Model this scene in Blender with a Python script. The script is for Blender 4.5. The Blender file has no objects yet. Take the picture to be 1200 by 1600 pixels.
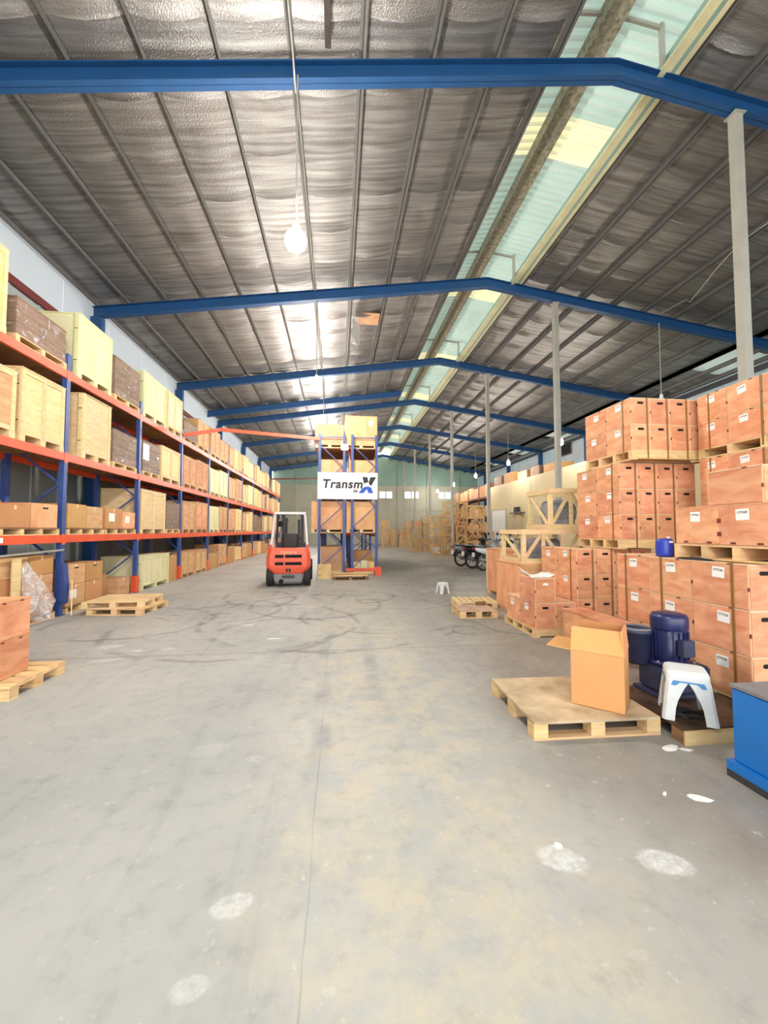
import bpy, bmesh, math, random
from mathutils import Vector, Matrix

random.seed(7)
SC = bpy.context.scene
COL = SC.collection
R = math.radians

# ------------------------------------------------------------------ camera, world, light, exposure
cam_d = bpy.data.cameras.new('camera')
cam = bpy.data.objects.new('camera', cam_d)
COL.objects.link(cam)
cam.location = (0, 0, 1.55)
cam.rotation_euler = (R(90 + 2.636), 0, R(-6.603))
cam_d.sensor_fit = 'VERTICAL'
cam_d.sensor_height = 32.0
cam_d.lens = 32.0 * 630 / 1600
cam_d.clip_start = 0.05
cam_d.clip_end = 300
SC.camera = cam

SC.view_settings.view_transform = 'Standard'
SC.view_settings.look = 'None'
SC.view_settings.gamma = 1.0
SC.view_settings.exposure = 0.82
try:
    SC.view_settings.use_curve_mapping = False
except Exception:
    pass
SC.cycles.max_bounces = 7
SC.cycles.diffuse_bounces = 4
SC.cycles.glossy_bounces = 3
SC.cycles.transmission_bounces = 4
SC.cycles.transparent_max_bounces = 8
SC.cycles.caustics_reflective = False
SC.cycles.caustics_refractive = False
SC.cycles.sample_clamp_indirect = 6.0

world = bpy.data.worlds.new('world')
SC.world = world
world.use_nodes = True
wn = world.node_tree
wn.nodes.clear()
w_out = wn.nodes.new('ShaderNodeOutputWorld')
w_bg = wn.nodes.new('ShaderNodeBackground')
w_sky = wn.nodes.new('ShaderNodeTexSky')
w_sky.sky_type = 'HOSEK_WILKIE'
w_sky.turbidity = 6.0
w_sky.sun_direction = Vector((0.45, 0.35, 0.82)).normalized()
w_mix = wn.nodes.new('ShaderNodeMixRGB')
w_mix.inputs[0].default_value = 0.75
w_mix.inputs[2].default_value = (0.95, 0.98, 1.0, 1)
wn.links.new(w_sky.outputs[0], w_mix.inputs[1])
wn.links.new(w_mix.outputs[0], w_bg.inputs[0])
w_bg.inputs[1].default_value = 2.6
wn.links.new(w_bg.outputs[0], w_out.inputs[0])

sun_d = bpy.data.lights.new('sun', 'SUN')
sun_d.energy = 2.5
sun_d.angle = R(0.6)
sun_d.color = (1.0, 0.93, 0.75)
sun = bpy.data.objects.new('sun', sun_d)
COL.objects.link(sun)
sun.rotation_euler = (R(-24), R(32), 0)

# added area lamp for outdoor light through the unseen open front behind the camera
day_d = bpy.data.lights.new('daylight_fill', 'AREA')
day_d.shape = 'RECTANGLE'
day_d.size = 20.0
day_d.size_y = 6.6
day_d.energy = 420
day_d.color = (1.0, 0.985, 0.95)
day = bpy.data.objects.new('daylight_fill', day_d)
COL.objects.link(day)
day.location = (4.6, -5.6, 3.6)
day.rotation_euler = (R(90), 0, 0)

# ------------------------------------------------------------------ helpers
def lin(c):
    return tuple(((x / 255) / 12.92 if x / 255 <= 0.04045 else ((x / 255 + 0.055) / 1.055) ** 2.4) for x in c)


class MB:
    def __init__(self):
        self.v, self.f, self.sm = [], [], []

    def add(self, vs, fs, smooth=False):
        b = len(self.v)
        self.v += [tuple(p) for p in vs]
        self.f += [tuple(b + i for i in f) for f in fs]
        self.sm += [smooth] * len(fs)
        return self

    def box(self, x0, x1, y0, y1, z0, z1):
        return self.add([(x0, y0, z0), (x1, y0, z0), (x1, y1, z0), (x0, y1, z0), (x0, y0, z1), (x1, y0, z1), (x1, y1, z1), (x0, y1, z1)],
                        [(0, 3, 2, 1), (4, 5, 6, 7), (0, 1, 5, 4), (1, 2, 6, 5), (2, 3, 7, 6), (3, 0, 4, 7)])

    def bar(self, p, q, w, h, up=(0, 0, 1)):
        p, q, up = Vector(p), Vector(q), Vector(up)
        d = (q - p).normalized()
        s = d.cross(up)
        if s.length < 1e-5:
            s = d.cross(Vector((1, 0, 0)))
        s.normalize()
        u = s.cross(d).normalized()
        a, b = s * w / 2, u * h / 2
        vs = [p - a - b, p + a - b, p + a + b, p - a + b, q - a - b, q + a - b, q + a + b, q - a + b]
        return self.add(vs, [(0, 1, 2, 3), (7, 6, 5, 4), (4, 5, 1, 0), (5, 6, 2, 1), (6, 7, 3, 2), (7, 4, 0, 3)])

    def cyl(self, p, q, r, n=12, r2=None, smooth=True):
        p, q = Vector(p), Vector(q)
        r2 = r if r2 is None else r2
        d = (q - p).normalized()
        s = d.cross(Vector((0, 0, 1)))
        if s.length < 1e-4:
            s = Vector((1, 0, 0))
        s.normalize()
        u = s.cross(d)
        vs = []
        for c, rr in ((p, r), (q, r2)):
            for i in range(n):
                a = 2 * math.pi * i / n
                vs.append(c + (s * math.cos(a) + u * math.sin(a)) * rr)
        self.add(vs, [(i, i + n, (i + 1) % n + n, (i + 1) % n) for i in range(n)], smooth)
        self.add(vs, [tuple(range(n)), tuple(range(2 * n - 1, n - 1, -1))])
        return self

    def rings(self, rings, smooth=True, cap=True, closed=True):
        n = len(rings[0])
        vs = [p for r in rings for p in r]
        fs = []
        for k in range(len(rings) - 1):
            for i in range(n if closed else n - 1):
                j = (i + 1) % n
                fs.append((k * n + i, k * n + j, (k + 1) * n + j, (k + 1) * n + i))
        self.add(vs, fs, smooth)
        if cap:
            m = len(rings) - 1
            self.add(vs, [tuple(range(n - 1, -1, -1)), tuple(m * n + i for i in range(n))])
        return self

    def lathe(self, prof, n=20, o=(0, 0, 0), axis='z', smooth=True, cap=True):
        o = Vector(o)
        rr = []
        for r, h in prof:
            ring = []
            for i in range(n):
                a = 2 * math.pi * i / n
                c, s = r * math.cos(a), r * math.sin(a)
                ring.append(o + (Vector((c, s, h)) if axis == 'z' else Vector((c, h, s)) if axis == 'y' else Vector((h, c, s))))
            rr.append(ring)
        return self.rings(rr, smooth, cap)

    def tube(self, pts, r, n=8, closed=False):
        pts = [Vector(p) for p in pts]
        rr = []
        m = len(pts)
        prev = None
        for i, p in enumerate(pts):
            if closed:
                d = pts[(i + 1) % m] - pts[i - 1]
            else:
                d = pts[min(i + 1, m - 1)] - pts[max(i - 1, 0)]
            d.normalize()
            if prev is None:
                s = d.cross(Vector((0, 0, 1)))
                if s.length < 1e-3:
                    s = d.cross(Vector((0, 1, 0)))
            else:
                s = prev - d * prev.dot(d)
            s.normalize()
            prev = s
            u = d.cross(s)
            rr.append([p + (s * math.cos(2 * math.pi * k / n) + u * math.sin(2 * math.pi * k / n)) * r for k in range(n)])
        if closed:
            rr.append(rr[0])
        return self.rings(rr, True, not closed)

    def torus(self, c, R0, r, axis='y', n=28, m=10):
        c = Vector(c)
        pts = []
        for i in range(n):
            a = 2 * math.pi * i / n
            pts.append(c + (Vector((math.cos(a), 0, math.sin(a))) if axis == 'y' else Vector((math.cos(a), math.sin(a), 0)) if axis == 'z' else Vector((0, math.cos(a), math.sin(a)))) * R0)
        return self.tube(pts, r, m, closed=True)

    def prism(self, poly, lo, hi, axis='y'):
        n = len(poly)
        mk = (lambda a, b, t: (a, t, b)) if axis == 'y' else (lambda a, b, t: (t, a, b)) if axis == 'x' else (lambda a, b, t: (a, b, t))
        vs = [mk(a, b, lo) for a, b in poly] + [mk(a, b, hi) for a, b in poly]
        return self.add(vs, [tuple(range(n)), tuple(range(2 * n - 1, n - 1, -1))] + [(i, i + n, (i + 1) % n + n, (i + 1) % n) for i in range(n)])

    def mesh(self, name, mat, bevel=0.0, seg=2):
        me = bpy.data.meshes.new(name)
        me.from_pydata(self.v, [], self.f)
        for p, s in zip(me.polygons, self.sm):
            p.use_smooth = s
        bm = bmesh.new()
        bm.from_mesh(me)
        if bevel:
            bmesh.ops.remove_doubles(bm, verts=bm.verts, dist=1e-5)
            bmesh.ops.bevel(bm, geom=list(bm.edges), offset=bevel, segments=seg, affect='EDGES', clamp_overlap=True)
        bmesh.ops.recalc_face_normals(bm, faces=bm.faces)
        bm.to_mesh(me)
        bm.free()
        if mat:
            me.materials.append(mat)
        return me


def link(name, data, parent=None, loc=(0, 0, 0), rz=0.0):
    o = bpy.data.objects.new(name, data)
    COL.objects.link(o)
    o.parent = parent
    o.location = loc
    if rz:
        o.rotation_euler = (0, 0, rz)
    return o


LABELS = {}


def tag(o, label, cat, group=None):
    o['label'] = label
    o['category'] = cat
    if group:
        o['group'] = group
    n = len(label.split())
    if not 4 <= n <= 16:
        print('LABEL LENGTH', n, label)
    if label in LABELS:
        print('LABEL TWICE', label)
    LABELS[label] = 1
    return o


def thing(name, label, cat, loc=(0, 0, 0), rz=0.0, group=None):
    return tag(link(name, None, None, loc, rz), label, cat, group)


def part(name, mb, mat, parent, bevel=0.0, loc=(0, 0, 0), rz=0.0):
    return link(name, mb.mesh(name, mat, bevel), parent, loc, rz)


CACHE = {}


def cpart(name, key, make, mat, parent, loc=(0, 0, 0), rz=0.0, bevel=0.0):
    k = (name, key, mat.name)
    if k not in CACHE:
        CACHE[k] = make().mesh(name, mat, bevel)
    return link(name, CACHE[k], parent, loc, rz)


def one(name, label, cat, mb, mat, loc=(0, 0, 0), rz=0.0, group=None, bevel=0.0):
    return tag(link(name, mb.mesh(name, mat, bevel), None, loc, rz), label, cat, group)


def struct(name, mb=None, mat=None, loc=(0, 0, 0)):
    o = link(name, mb.mesh(name, mat) if mb else None, None, loc)
    o['kind'] = 'structure'
    return o


def bx(*a):
    return MB().box(*a)


ORD = ['first', 'second', 'third', 'fourth', 'fifth', 'sixth', 'seventh', 'eighth', 'ninth', 'tenth', 'eleventh', 'twelfth']

# ------------------------------------------------------------------ materials
MATS = {}


def node_mat(name):
    m = bpy.data.materials.new(name)
    m.use_nodes = True
    nt = m.node_tree
    b = nt.nodes.get('Principled BSDF')
    MATS[name] = m
    return m, nt, b


def simple(name, rgb, rough=0.6, metal=0.0, vary=0.0, grime=0.0, gscale=3.0, bump=0.0, bscale=40, emit=None, strength=0.0, spec=0.5):
    m, nt, b = node_mat(name)
    c = (*lin(rgb), 1)
    b.inputs['Base Color'].default_value = c
    b.inputs['Roughness'].default_value = rough
    b.inputs['Metallic'].default_value = metal
    b.inputs['Specular IOR Level'].default_value = spec
    L = nt.links.new
    if vary or grime:
        tc = nt.nodes.new('ShaderNodeTexCoord')
        no = nt.nodes.new('ShaderNodeTexNoise')
        no.inputs['Scale'].default_value = gscale
        no.inputs['Detail'].default_value = 5
        no.inputs['Roughness'].default_value = 0.65
        L(tc.outputs['Object'], no.inputs['Vector'])
        hs = nt.nodes.new('ShaderNodeHueSaturation')
        hs.inputs['Color'].default_value = c
        mr = nt.nodes.new('ShaderNodeMapRange')
        mr.inputs[1].default_value = 0.3
        mr.inputs[2].default_value = 0.7
        mr.inputs[3].default_value = 1 - grime
        mr.inputs[4].default_value = 1 + grime * 0.6
        L(no.outputs['Fac'], mr.inputs[0])
        oi = nt.nodes.new('ShaderNodeObjectInfo')
        m2 = nt.nodes.new('ShaderNodeMapRange')
        m2.inputs[3].default_value = 1 - vary
        m2.inputs[4].default_value = 1 + vary
        L(oi.outputs['Random'], m2.inputs[0])
        mu = nt.nodes.new('ShaderNodeMath')
        mu.operation = 'MULTIPLY'
        L(mr.outputs[0], mu.inputs[0])
        L(m2.outputs[0], mu.inputs[1])
        L(mu.outputs[0], hs.inputs['Value'])
        L(hs.outputs[0], b.inputs['Base Color'])
    if bump:
        no2 = nt.nodes.new('ShaderNodeTexNoise')
        no2.inputs['Scale'].default_value = bscale
        no2.inputs['Detail'].default_value = 3
        tc2 = nt.nodes.new('ShaderNodeTexCoord')
        L(tc2.outputs['Object'], no2.inputs['Vector'])
        bu = nt.nodes.new('ShaderNodeBump')
        bu.inputs['Strength'].default_value = bump
        bu.inputs['Distance'].default_value = 0.02
        L(no2.outputs['Fac'], bu.inputs['Height'])
        L(bu.outputs[0], b.inputs['Normal'])
    if emit:
        b.inputs['Emission Color'].default_value = (*lin(emit), 1)
        b.inputs['Emission Strength'].default_value = strength
    return m


def wood(name, ca, cb, stretch=(3, 3, 14), scale=1.6, vary=0.10, rough=0.7, hue=0.012, stain=0.0, sat=1.0):
    m, nt, b = node_mat(name)
    L = nt.links.new
    tc = nt.nodes.new('ShaderNodeTexCoord')
    oi = nt.nodes.new('ShaderNodeObjectInfo')
    ad = nt.nodes.new('ShaderNodeVectorMath')
    ad.operation = 'ADD'
    sc_ = nt.nodes.new('ShaderNodeVectorMath')
    sc_.operation = 'SCALE'
    sc_.inputs[0].default_value = (31, 17, 23)
    L(oi.outputs['Random'], sc_.inputs['Scale'])
    L(tc.outputs['Object'], ad.inputs[0])
    L(sc_.outputs[0], ad.inputs[1])
    mp = nt.nodes.new('ShaderNodeMapping')
    mp.inputs['Scale'].default_value = stretch
    L(ad.outputs[0], mp.inputs['Vector'])
    no = nt.nodes.new('ShaderNodeTexNoise')
    no.inputs['Scale'].default_value = scale
    no.inputs['Detail'].default_value = 6
    no.inputs['Roughness'].default_value = 0.6
    no.inputs['Distortion'].default_value = 0.6
    L(mp.outputs[0], no.inputs['Vector'])
    cr = nt.nodes.new('ShaderNodeValToRGB')
    cr.color_ramp.elements[0].position = 0.33
    cr.color_ramp.elements[1].position = 0.68
    cr.color_ramp.elements[0].color = (*lin(ca), 1)
    cr.color_ramp.elements[1].color = (*lin(cb), 1)
    L(no.outputs['Fac'], cr.inputs[0])
    hs = nt.nodes.new('ShaderNodeHueSaturation')
    hs.inputs['Saturation'].default_value = sat
    L(cr.outputs[0], hs.inputs['Color'])
    m1 = nt.nodes.new('ShaderNodeMapRange')
    m1.inputs[3].default_value = 1 - vary
    m1.inputs[4].default_value = 1 + vary * 0.7
    L(oi.outputs['Random'], m1.inputs[0])
    if stain:
        n3 = nt.nodes.new('ShaderNodeTexNoise')
        n3.inputs['Scale'].default_value = 2.2
        n3.inputs['Detail'].default_value = 4
        L(ad.outputs[0], n3.inputs['Vector'])
        m3 = nt.nodes.new('ShaderNodeMapRange')
        m3.inputs[1].default_value = 0.38
        m3.inputs[2].default_value = 0.62
        m3.inputs[3].default_value = 1 - stain
        m3.inputs[4].default_value = 1.0
        L(n3.outputs['Fac'], m3.inputs[0])
        mu = nt.nodes.new('ShaderNodeMath')
        mu.operation = 'MULTIPLY'
        L(m1.outputs[0], mu.inputs[0])
        L(m3.outputs[0], mu.inputs[1])
        L(mu.outputs[0], hs.inputs['Value'])
    else:
        L(m1.outputs[0], hs.inputs['Value'])
    # a second pseudo-random number for the hue
    fr = nt.nodes.new('ShaderNodeMath')
    fr.operation = 'MULTIPLY'
    fr.inputs[1].default_value = 57.3
    L(oi.outputs['Random'], fr.inputs[0])
    fr2 = nt.nodes.new('ShaderNodeMath')
    fr2.operation = 'FRACT'
    L(fr.outputs[0], fr2.inputs[0])
    m2 = nt.nodes.new('ShaderNodeMapRange')
    m2.inputs[3].default_value = 0.5 - hue
    m2.inputs[4].default_value = 0.5 + hue
    L(fr2.outputs[0], m2.inputs[0])
    L(m2.outputs[0], hs.inputs['Hue'])
    L(hs.outputs[0], b.inputs['Base Color'])
    b.inputs['Roughness'].default_value = rough
    b.inputs['Specular IOR Level'].default_value = 0.25
    bu = nt.nodes.new('ShaderNodeBump')
    bu.inputs['Strength'].default_value = 0.15
    bu.inputs['Distance'].default_value = 0.01
    L(no.outputs['Fac'], bu.inputs['Height'])
    L(bu.outputs[0], b.inputs['Normal'])
    return m


M_RED = wood('red_plywood', (216, 140, 100), (240, 180, 138), (2.5, 2.5, 7), 1.3, vary=0.14, stain=0.14, hue=0.005)
M_EDGE = wood('plywood_edge', (232, 186, 144), (242, 204, 166), (4, 4, 4), 2, vary=0.05, hue=0.004)
M_PINE = wood('pine', (218, 186, 136), (236, 210, 164), (2, 2, 12), 1.6, vary=0.08)
M_PINEH = wood('pine_lengthwise', (216, 184, 132), (236, 208, 162), (2, 2, 14), 1.4, vary=0.10)
M_LATT = wood('aged_pine', (196, 156, 104), (222, 186, 134), (2, 2, 10), 1.6, vary=0.12)
M_PLY = wood('pale_plywood', (226, 184, 120), (240, 206, 148), (2.5, 2.5, 1.2), 1.5, vary=0.08)
M_GREEN = wood('greenish_plywood', (214, 208, 158), (230, 224, 180), (2, 2, 1), 1.2, vary=0.06)
M_TAN = wood('tan_plywood', (194, 146, 104), (218, 176, 132), (2.5, 2.5, 8), 1.4, vary=0.12)
M_ORPLY = wood('orange_plywood', (220, 156, 108), (238, 188, 140), (3, 3, 1.2), 1.3, vary=0.07)
M_BROWN = wood('weathered_brown_wood', (116, 92, 72), (150, 120, 96), (2, 2, 14), 1.6, vary=0.14)
M_CARTON = wood('brown_cardboard', (186, 136, 88), (200, 150, 100), (1.2, 1.2, 1.2), 1.0, vary=0.09)
M_CARTON2 = wood('fresh_cardboard', (212, 156, 98), (220, 166, 106), (1.2, 1.2, 1.2), 1.0, vary=0.02)
M_STAINPLY = wood('stained_deck_plywood', (184, 154, 124), (226, 198, 166), (2.5, 2.5, 2), 1.6, vary=0.05, stain=0.25)
M_OILWOOD = wood('oil_soaked_plywood', (44, 34, 28), (112, 88, 66), (2, 2, 2), 2.4, vary=0.05, stain=0.3, rough=0.5)
M_PALLET = wood('pallet_wood', (208, 170, 118), (236, 204, 154), (2, 2, 10), 1.8, vary=0.12)
M_PALDARK = wood('old_pallet_wood', (120, 88, 62), (158, 120, 86), (2, 2, 10), 1.8, vary=0.15)
M_ORANGE = simple('orange_rack_paint', (230, 88, 48), 0.45, vary=0.05, grime=0.12, gscale=4)
M_BLUE = simple('blue_rack_paint', (52, 76, 138), 0.45, vary=0.06, grime=0.15, gscale=5)
M_RAFTER = simple('blue_steel_paint', (22, 70, 116), 0.5, vary=0.03, grime=0.15, gscale=2)
M_PURLIN = simple('galvanised_steel', (104, 102, 98), 0.55, 0.2, vary=0.06, grime=0.12)
M_POST = simple('grey_post_paint', (170, 166, 154), 0.5, 0.1, vary=0.04, grime=0.15, gscale=1.5)
M_CREAMSTEEL = simple('cream_steel', (212, 204, 160), 0.55, vary=0.03, grime=0.15)
M_RUST = simple('spotted_old_beam', (150, 142, 120), 0.7, vary=0.05, grime=0.6, gscale=11)
M_REDSTEEL = simple('dark_red_steel', (112, 40, 34), 0.55, grime=0.2)
M_CREAM = simple('cream_wall_paint', (214, 196, 156), 0.8, grime=0.06, gscale=0.8)
M_BLOCK = simple('grey_render', (178, 174, 154), 0.85, grime=0.12, gscale=0.6)
M_GREENCLAD = simple('green_cladding', (136, 164, 148), 0.6, grime=0.10, gscale=0.8)
M_BLUECLAD = simple('pale_blue_cladding', (172, 192, 202), 0.6, grime=0.08, gscale=0.8)
M_WALLL = simple('grey_blue_cladding', (156, 164, 162), 0.6, grime=0.10, gscale=0.7)
M_WHITE = simple('white_board', (240, 240, 238), 0.5)
M_BANNER = simple('white_banner', (244, 243, 240), 0.6, grime=0.03)
M_PAPER = simple('white_paper', (238, 236, 230), 0.7)
M_INK = simple('black_print', (44, 42, 46), 0.7)
M_INKBLUE = simple('blue_print', (44, 88, 190), 0.7)
M_INKPINK = simple('faded_pink_print', (244, 214, 222), 0.7)
M_BLACK = simple('black_hollow', (14, 11, 10), 0.9)
M_CLIP = simple('dark_clip', (120, 62, 46), 0.5, 0.3)
M_STRAP = simple('tan_strapping', (136, 98, 48), 0.5)
M_GREENSTRAP = simple('green_strapping', (96, 140, 110), 0.5)
M_RUBBER = simple('black_rubber', (34, 33, 34), 0.75, grime=0.2, gscale=8)
M_DARK = simple('dark_grey_paint', (54, 54, 58), 0.55, grime=0.1)
M_GREY = simple('mid_grey_cast', (126, 124, 124), 0.6, grime=0.15, gscale=6)
M_SILVER = simple('silver_metal', (190, 190, 192), 0.3, 0.8)
M_FORKRED = simple('orange_red_truck_paint', (228, 92, 62), 0.45, grime=0.08, gscale=4)
M_FORKWHITE = simple('truck_pillar_white', (222, 220, 218), 0.5)
M_SEAT = simple('black_vinyl', (44, 44, 48), 0.5)
M_MOTOR = simple('navy_machine_paint', (27, 34, 80), 0.35, grime=0.12, gscale=6)
M_MOTORDARK = simple('worn_navy_cast', (44, 48, 74), 0.5, grime=0.3, gscale=9)
M_TANK = simple('bright_blue_steel', (22, 112, 190), 0.4, grime=0.08, gscale=3)
M_CAN = simple('blue_plastic', (40, 62, 168), 0.35)
M_STOOL = simple('worn_white_plastic', (222, 224, 222), 0.45, grime=0.12, gscale=9)
M_STOOLBLUE = simple('stool_blue_trim', (70, 140, 200), 0.5, grime=0.2, gscale=10)
M_BULB = simple('lit_bulb', (255, 250, 240), 0.4, emit=(255, 250, 242), strength=430.0)
M_BULBDIM = simple('far_lit_bulb', (255, 250, 240), 0.4, emit=(255, 250, 242), strength=330.0)
M_BULBOFF = simple('unlit_bulb', (226, 226, 222), 0.3)
M_BIKEWHITE = simple('white_bike_plastic', (226, 228, 230), 0.25)
M_BIKEBLACK = simple('black_bike_plastic', (28, 28, 32), 0.3)
M_BIKESILVER = simple('silver_bike_plastic', (170, 174, 180), 0.3, 0.4)
M_TAIL = simple('red_lamp_lens', (170, 28, 28), 0.2)
M_GREYMACH = simple('wrapped_grey_machine', (150, 152, 158), 0.4, grime=0.25, gscale=7)
M_FLAP = simple('white_insulation', (216, 218, 216), 0.6)
M_SLATDARK = simple('dark_brown_slat', (46, 34, 28), 0.7)


def foil_mat():
    m, nt, b = node_mat('silver_foil')
    L = nt.links.new
    tc = nt.nodes.new('ShaderNodeTexCoord')
    geo = nt.nodes.new('ShaderNodeNewGeometry')
    mp = nt.nodes.new('ShaderNodeMapping')
    mp.inputs['Scale'].default_value = (0.5, 9.0, 1.0)
    L(geo.outputs['Position'], mp.inputs['Vector'])
    n1 = nt.nodes.new('ShaderNodeTexNoise')
    n1.inputs['Scale'].default_value = 1.3
    n1.inputs['Detail'].default_value = 6
    L(mp.outputs[0], n1.inputs['Vector'])
    n2 = nt.nodes.new('ShaderNodeTexNoise')
    n2.inputs['Scale'].default_value = 45
    n2.inputs['Detail'].default_value = 2
    L(geo.outputs['Position'], n2.inputs['Vector'])
    cr = nt.nodes.new('ShaderNodeValToRGB')
    cr.color_ramp.elements[0].position = 0.3
    cr.color_ramp.elements[1].position = 0.75
    cr.color_ramp.elements[0].color = (*lin((128, 124, 120)), 1)
    cr.color_ramp.elements[1].color = (*lin((182, 180, 177)), 1)
    L(n1.outputs['Fac'], cr.inputs[0])
    oi = nt.nodes.new('ShaderNodeObjectInfo')
    mo = nt.nodes.new('ShaderNodeMapRange')
    mo.inputs[3].default_value = 0.86
    mo.inputs[4].default_value = 1.08
    L(oi.outputs['Random'], mo.inputs[0])
    hs = nt.nodes.new('ShaderNodeHueSaturation')
    L(mo.outputs[0], hs.inputs['Value'])
    L(cr.outputs[0], hs.inputs['Color'])
    L(hs.outputs[0], b.inputs['Base Color'])
    b.inputs['Metallic'].default_value = 0.8
    b.inputs['Roughness'].default_value = 0.42
    b1 = nt.nodes.new('ShaderNodeBump')
    b1.inputs['Strength'].default_value = 0.3
    b1.inputs['Distance'].default_value = 0.05
    L(n1.outputs['Fac'], b1.inputs['Height'])
    b2 = nt.nodes.new('ShaderNodeBump')
    b2.inputs['Strength'].default_value = 0.8
    b2.inputs['Distance'].default_value = 0.016
    L(n2.outputs['Fac'], b2.inputs['Height'])
    L(b1.outputs[0], b2.inputs['Normal'])
    L(b2.outputs[0], b.inputs['Normal'])
    return m


M_FOIL = foil_mat()


def translucent(name, rgb, fac=0.5, rough=0.5):
    m, nt, b = node_mat(name)
    L = nt.links.new
    out = nt.nodes.get('Material Output')
    tr = nt.nodes.new('ShaderNodeBsdfTranslucent')
    tr.inputs[0].default_value = (*lin(rgb), 1)
    b.inputs['Base Color'].default_value = (*lin(rgb), 1)
    b.inputs['Roughness'].default_value = rough
    mx = nt.nodes.new('ShaderNodeMixShader')
    mx.inputs[0].default_value = fac
    L(b.outputs[0], mx.inputs[1])
    L(tr.outputs[0], mx.inputs[2])
    L(mx.outputs[0], out.inputs[0])
    return m


M_SKY1 = translucent('pale_green_light_sheet', (204, 220, 212), 0.10)
M_SKY2 = translucent('white_light_sheet', (206, 212, 216), 0.28)
M_SUNTINT = translucent('sun_tinted_light_sheet', (240, 236, 204), 0.16)  # cream tint paints a patch of sunlight into the sheet colour
M_PANE = translucent('frosted_pane', (236, 244, 244), 0.7)


def film_mat(name, lo, hi, a, b_):
    m, nt, b = node_mat(name)
    L = nt.links.new
    out = nt.nodes.get('Material Output')
    b.inputs['Base Color'].default_value = (0.85, 0.85, 0.86, 1)
    b.inputs['Roughness'].default_value = 0.12
    t = nt.nodes.new('ShaderNodeBsdfTransparent')
    mx = nt.nodes.new('ShaderNodeMixShader')
    tc = nt.nodes.new('ShaderNodeTexCoord')
    no = nt.nodes.new('ShaderNodeTexNoise')
    no.inputs['Scale'].default_value = 7
    no.inputs['Detail'].default_value = 6
    no.inputs['Distortion'].default_value = 1.2
    L(tc.outputs['Object'], no.inputs['Vector'])
    mr = nt.nodes.new('ShaderNodeMapRange')
    mr.inputs[1].default_value = lo
    mr.inputs[2].default_value = hi
    mr.inputs[3].default_value = a
    mr.inputs[4].default_value = b_
    L(no.outputs['Fac'], mr.inputs[0])
    L(mr.outputs[0], mx.inputs[0])
    L(t.outputs[0], mx.inputs[1])
    L(b.outputs[0], mx.inputs[2])
    bu = nt.nodes.new('ShaderNodeBump')
    bu.inputs['Strength'].default_value = 0.6
    bu.inputs['Distance'].default_value = 0.05
    L(no.outputs['Fac'], bu.inputs['Height'])
    L(bu.outputs[0], b.inputs['Normal'])
    L(mx.outputs[0], out.inputs[0])
    return m


M_FILM = film_mat('stretch_film', 0.55, 0.75, 0.05, 0.65)  # whitish spots in the opacity paint glints onto the film
M_DRAPE = film_mat('crumpled_film', 0.40, 0.72, 0.12, 0.8)


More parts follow.
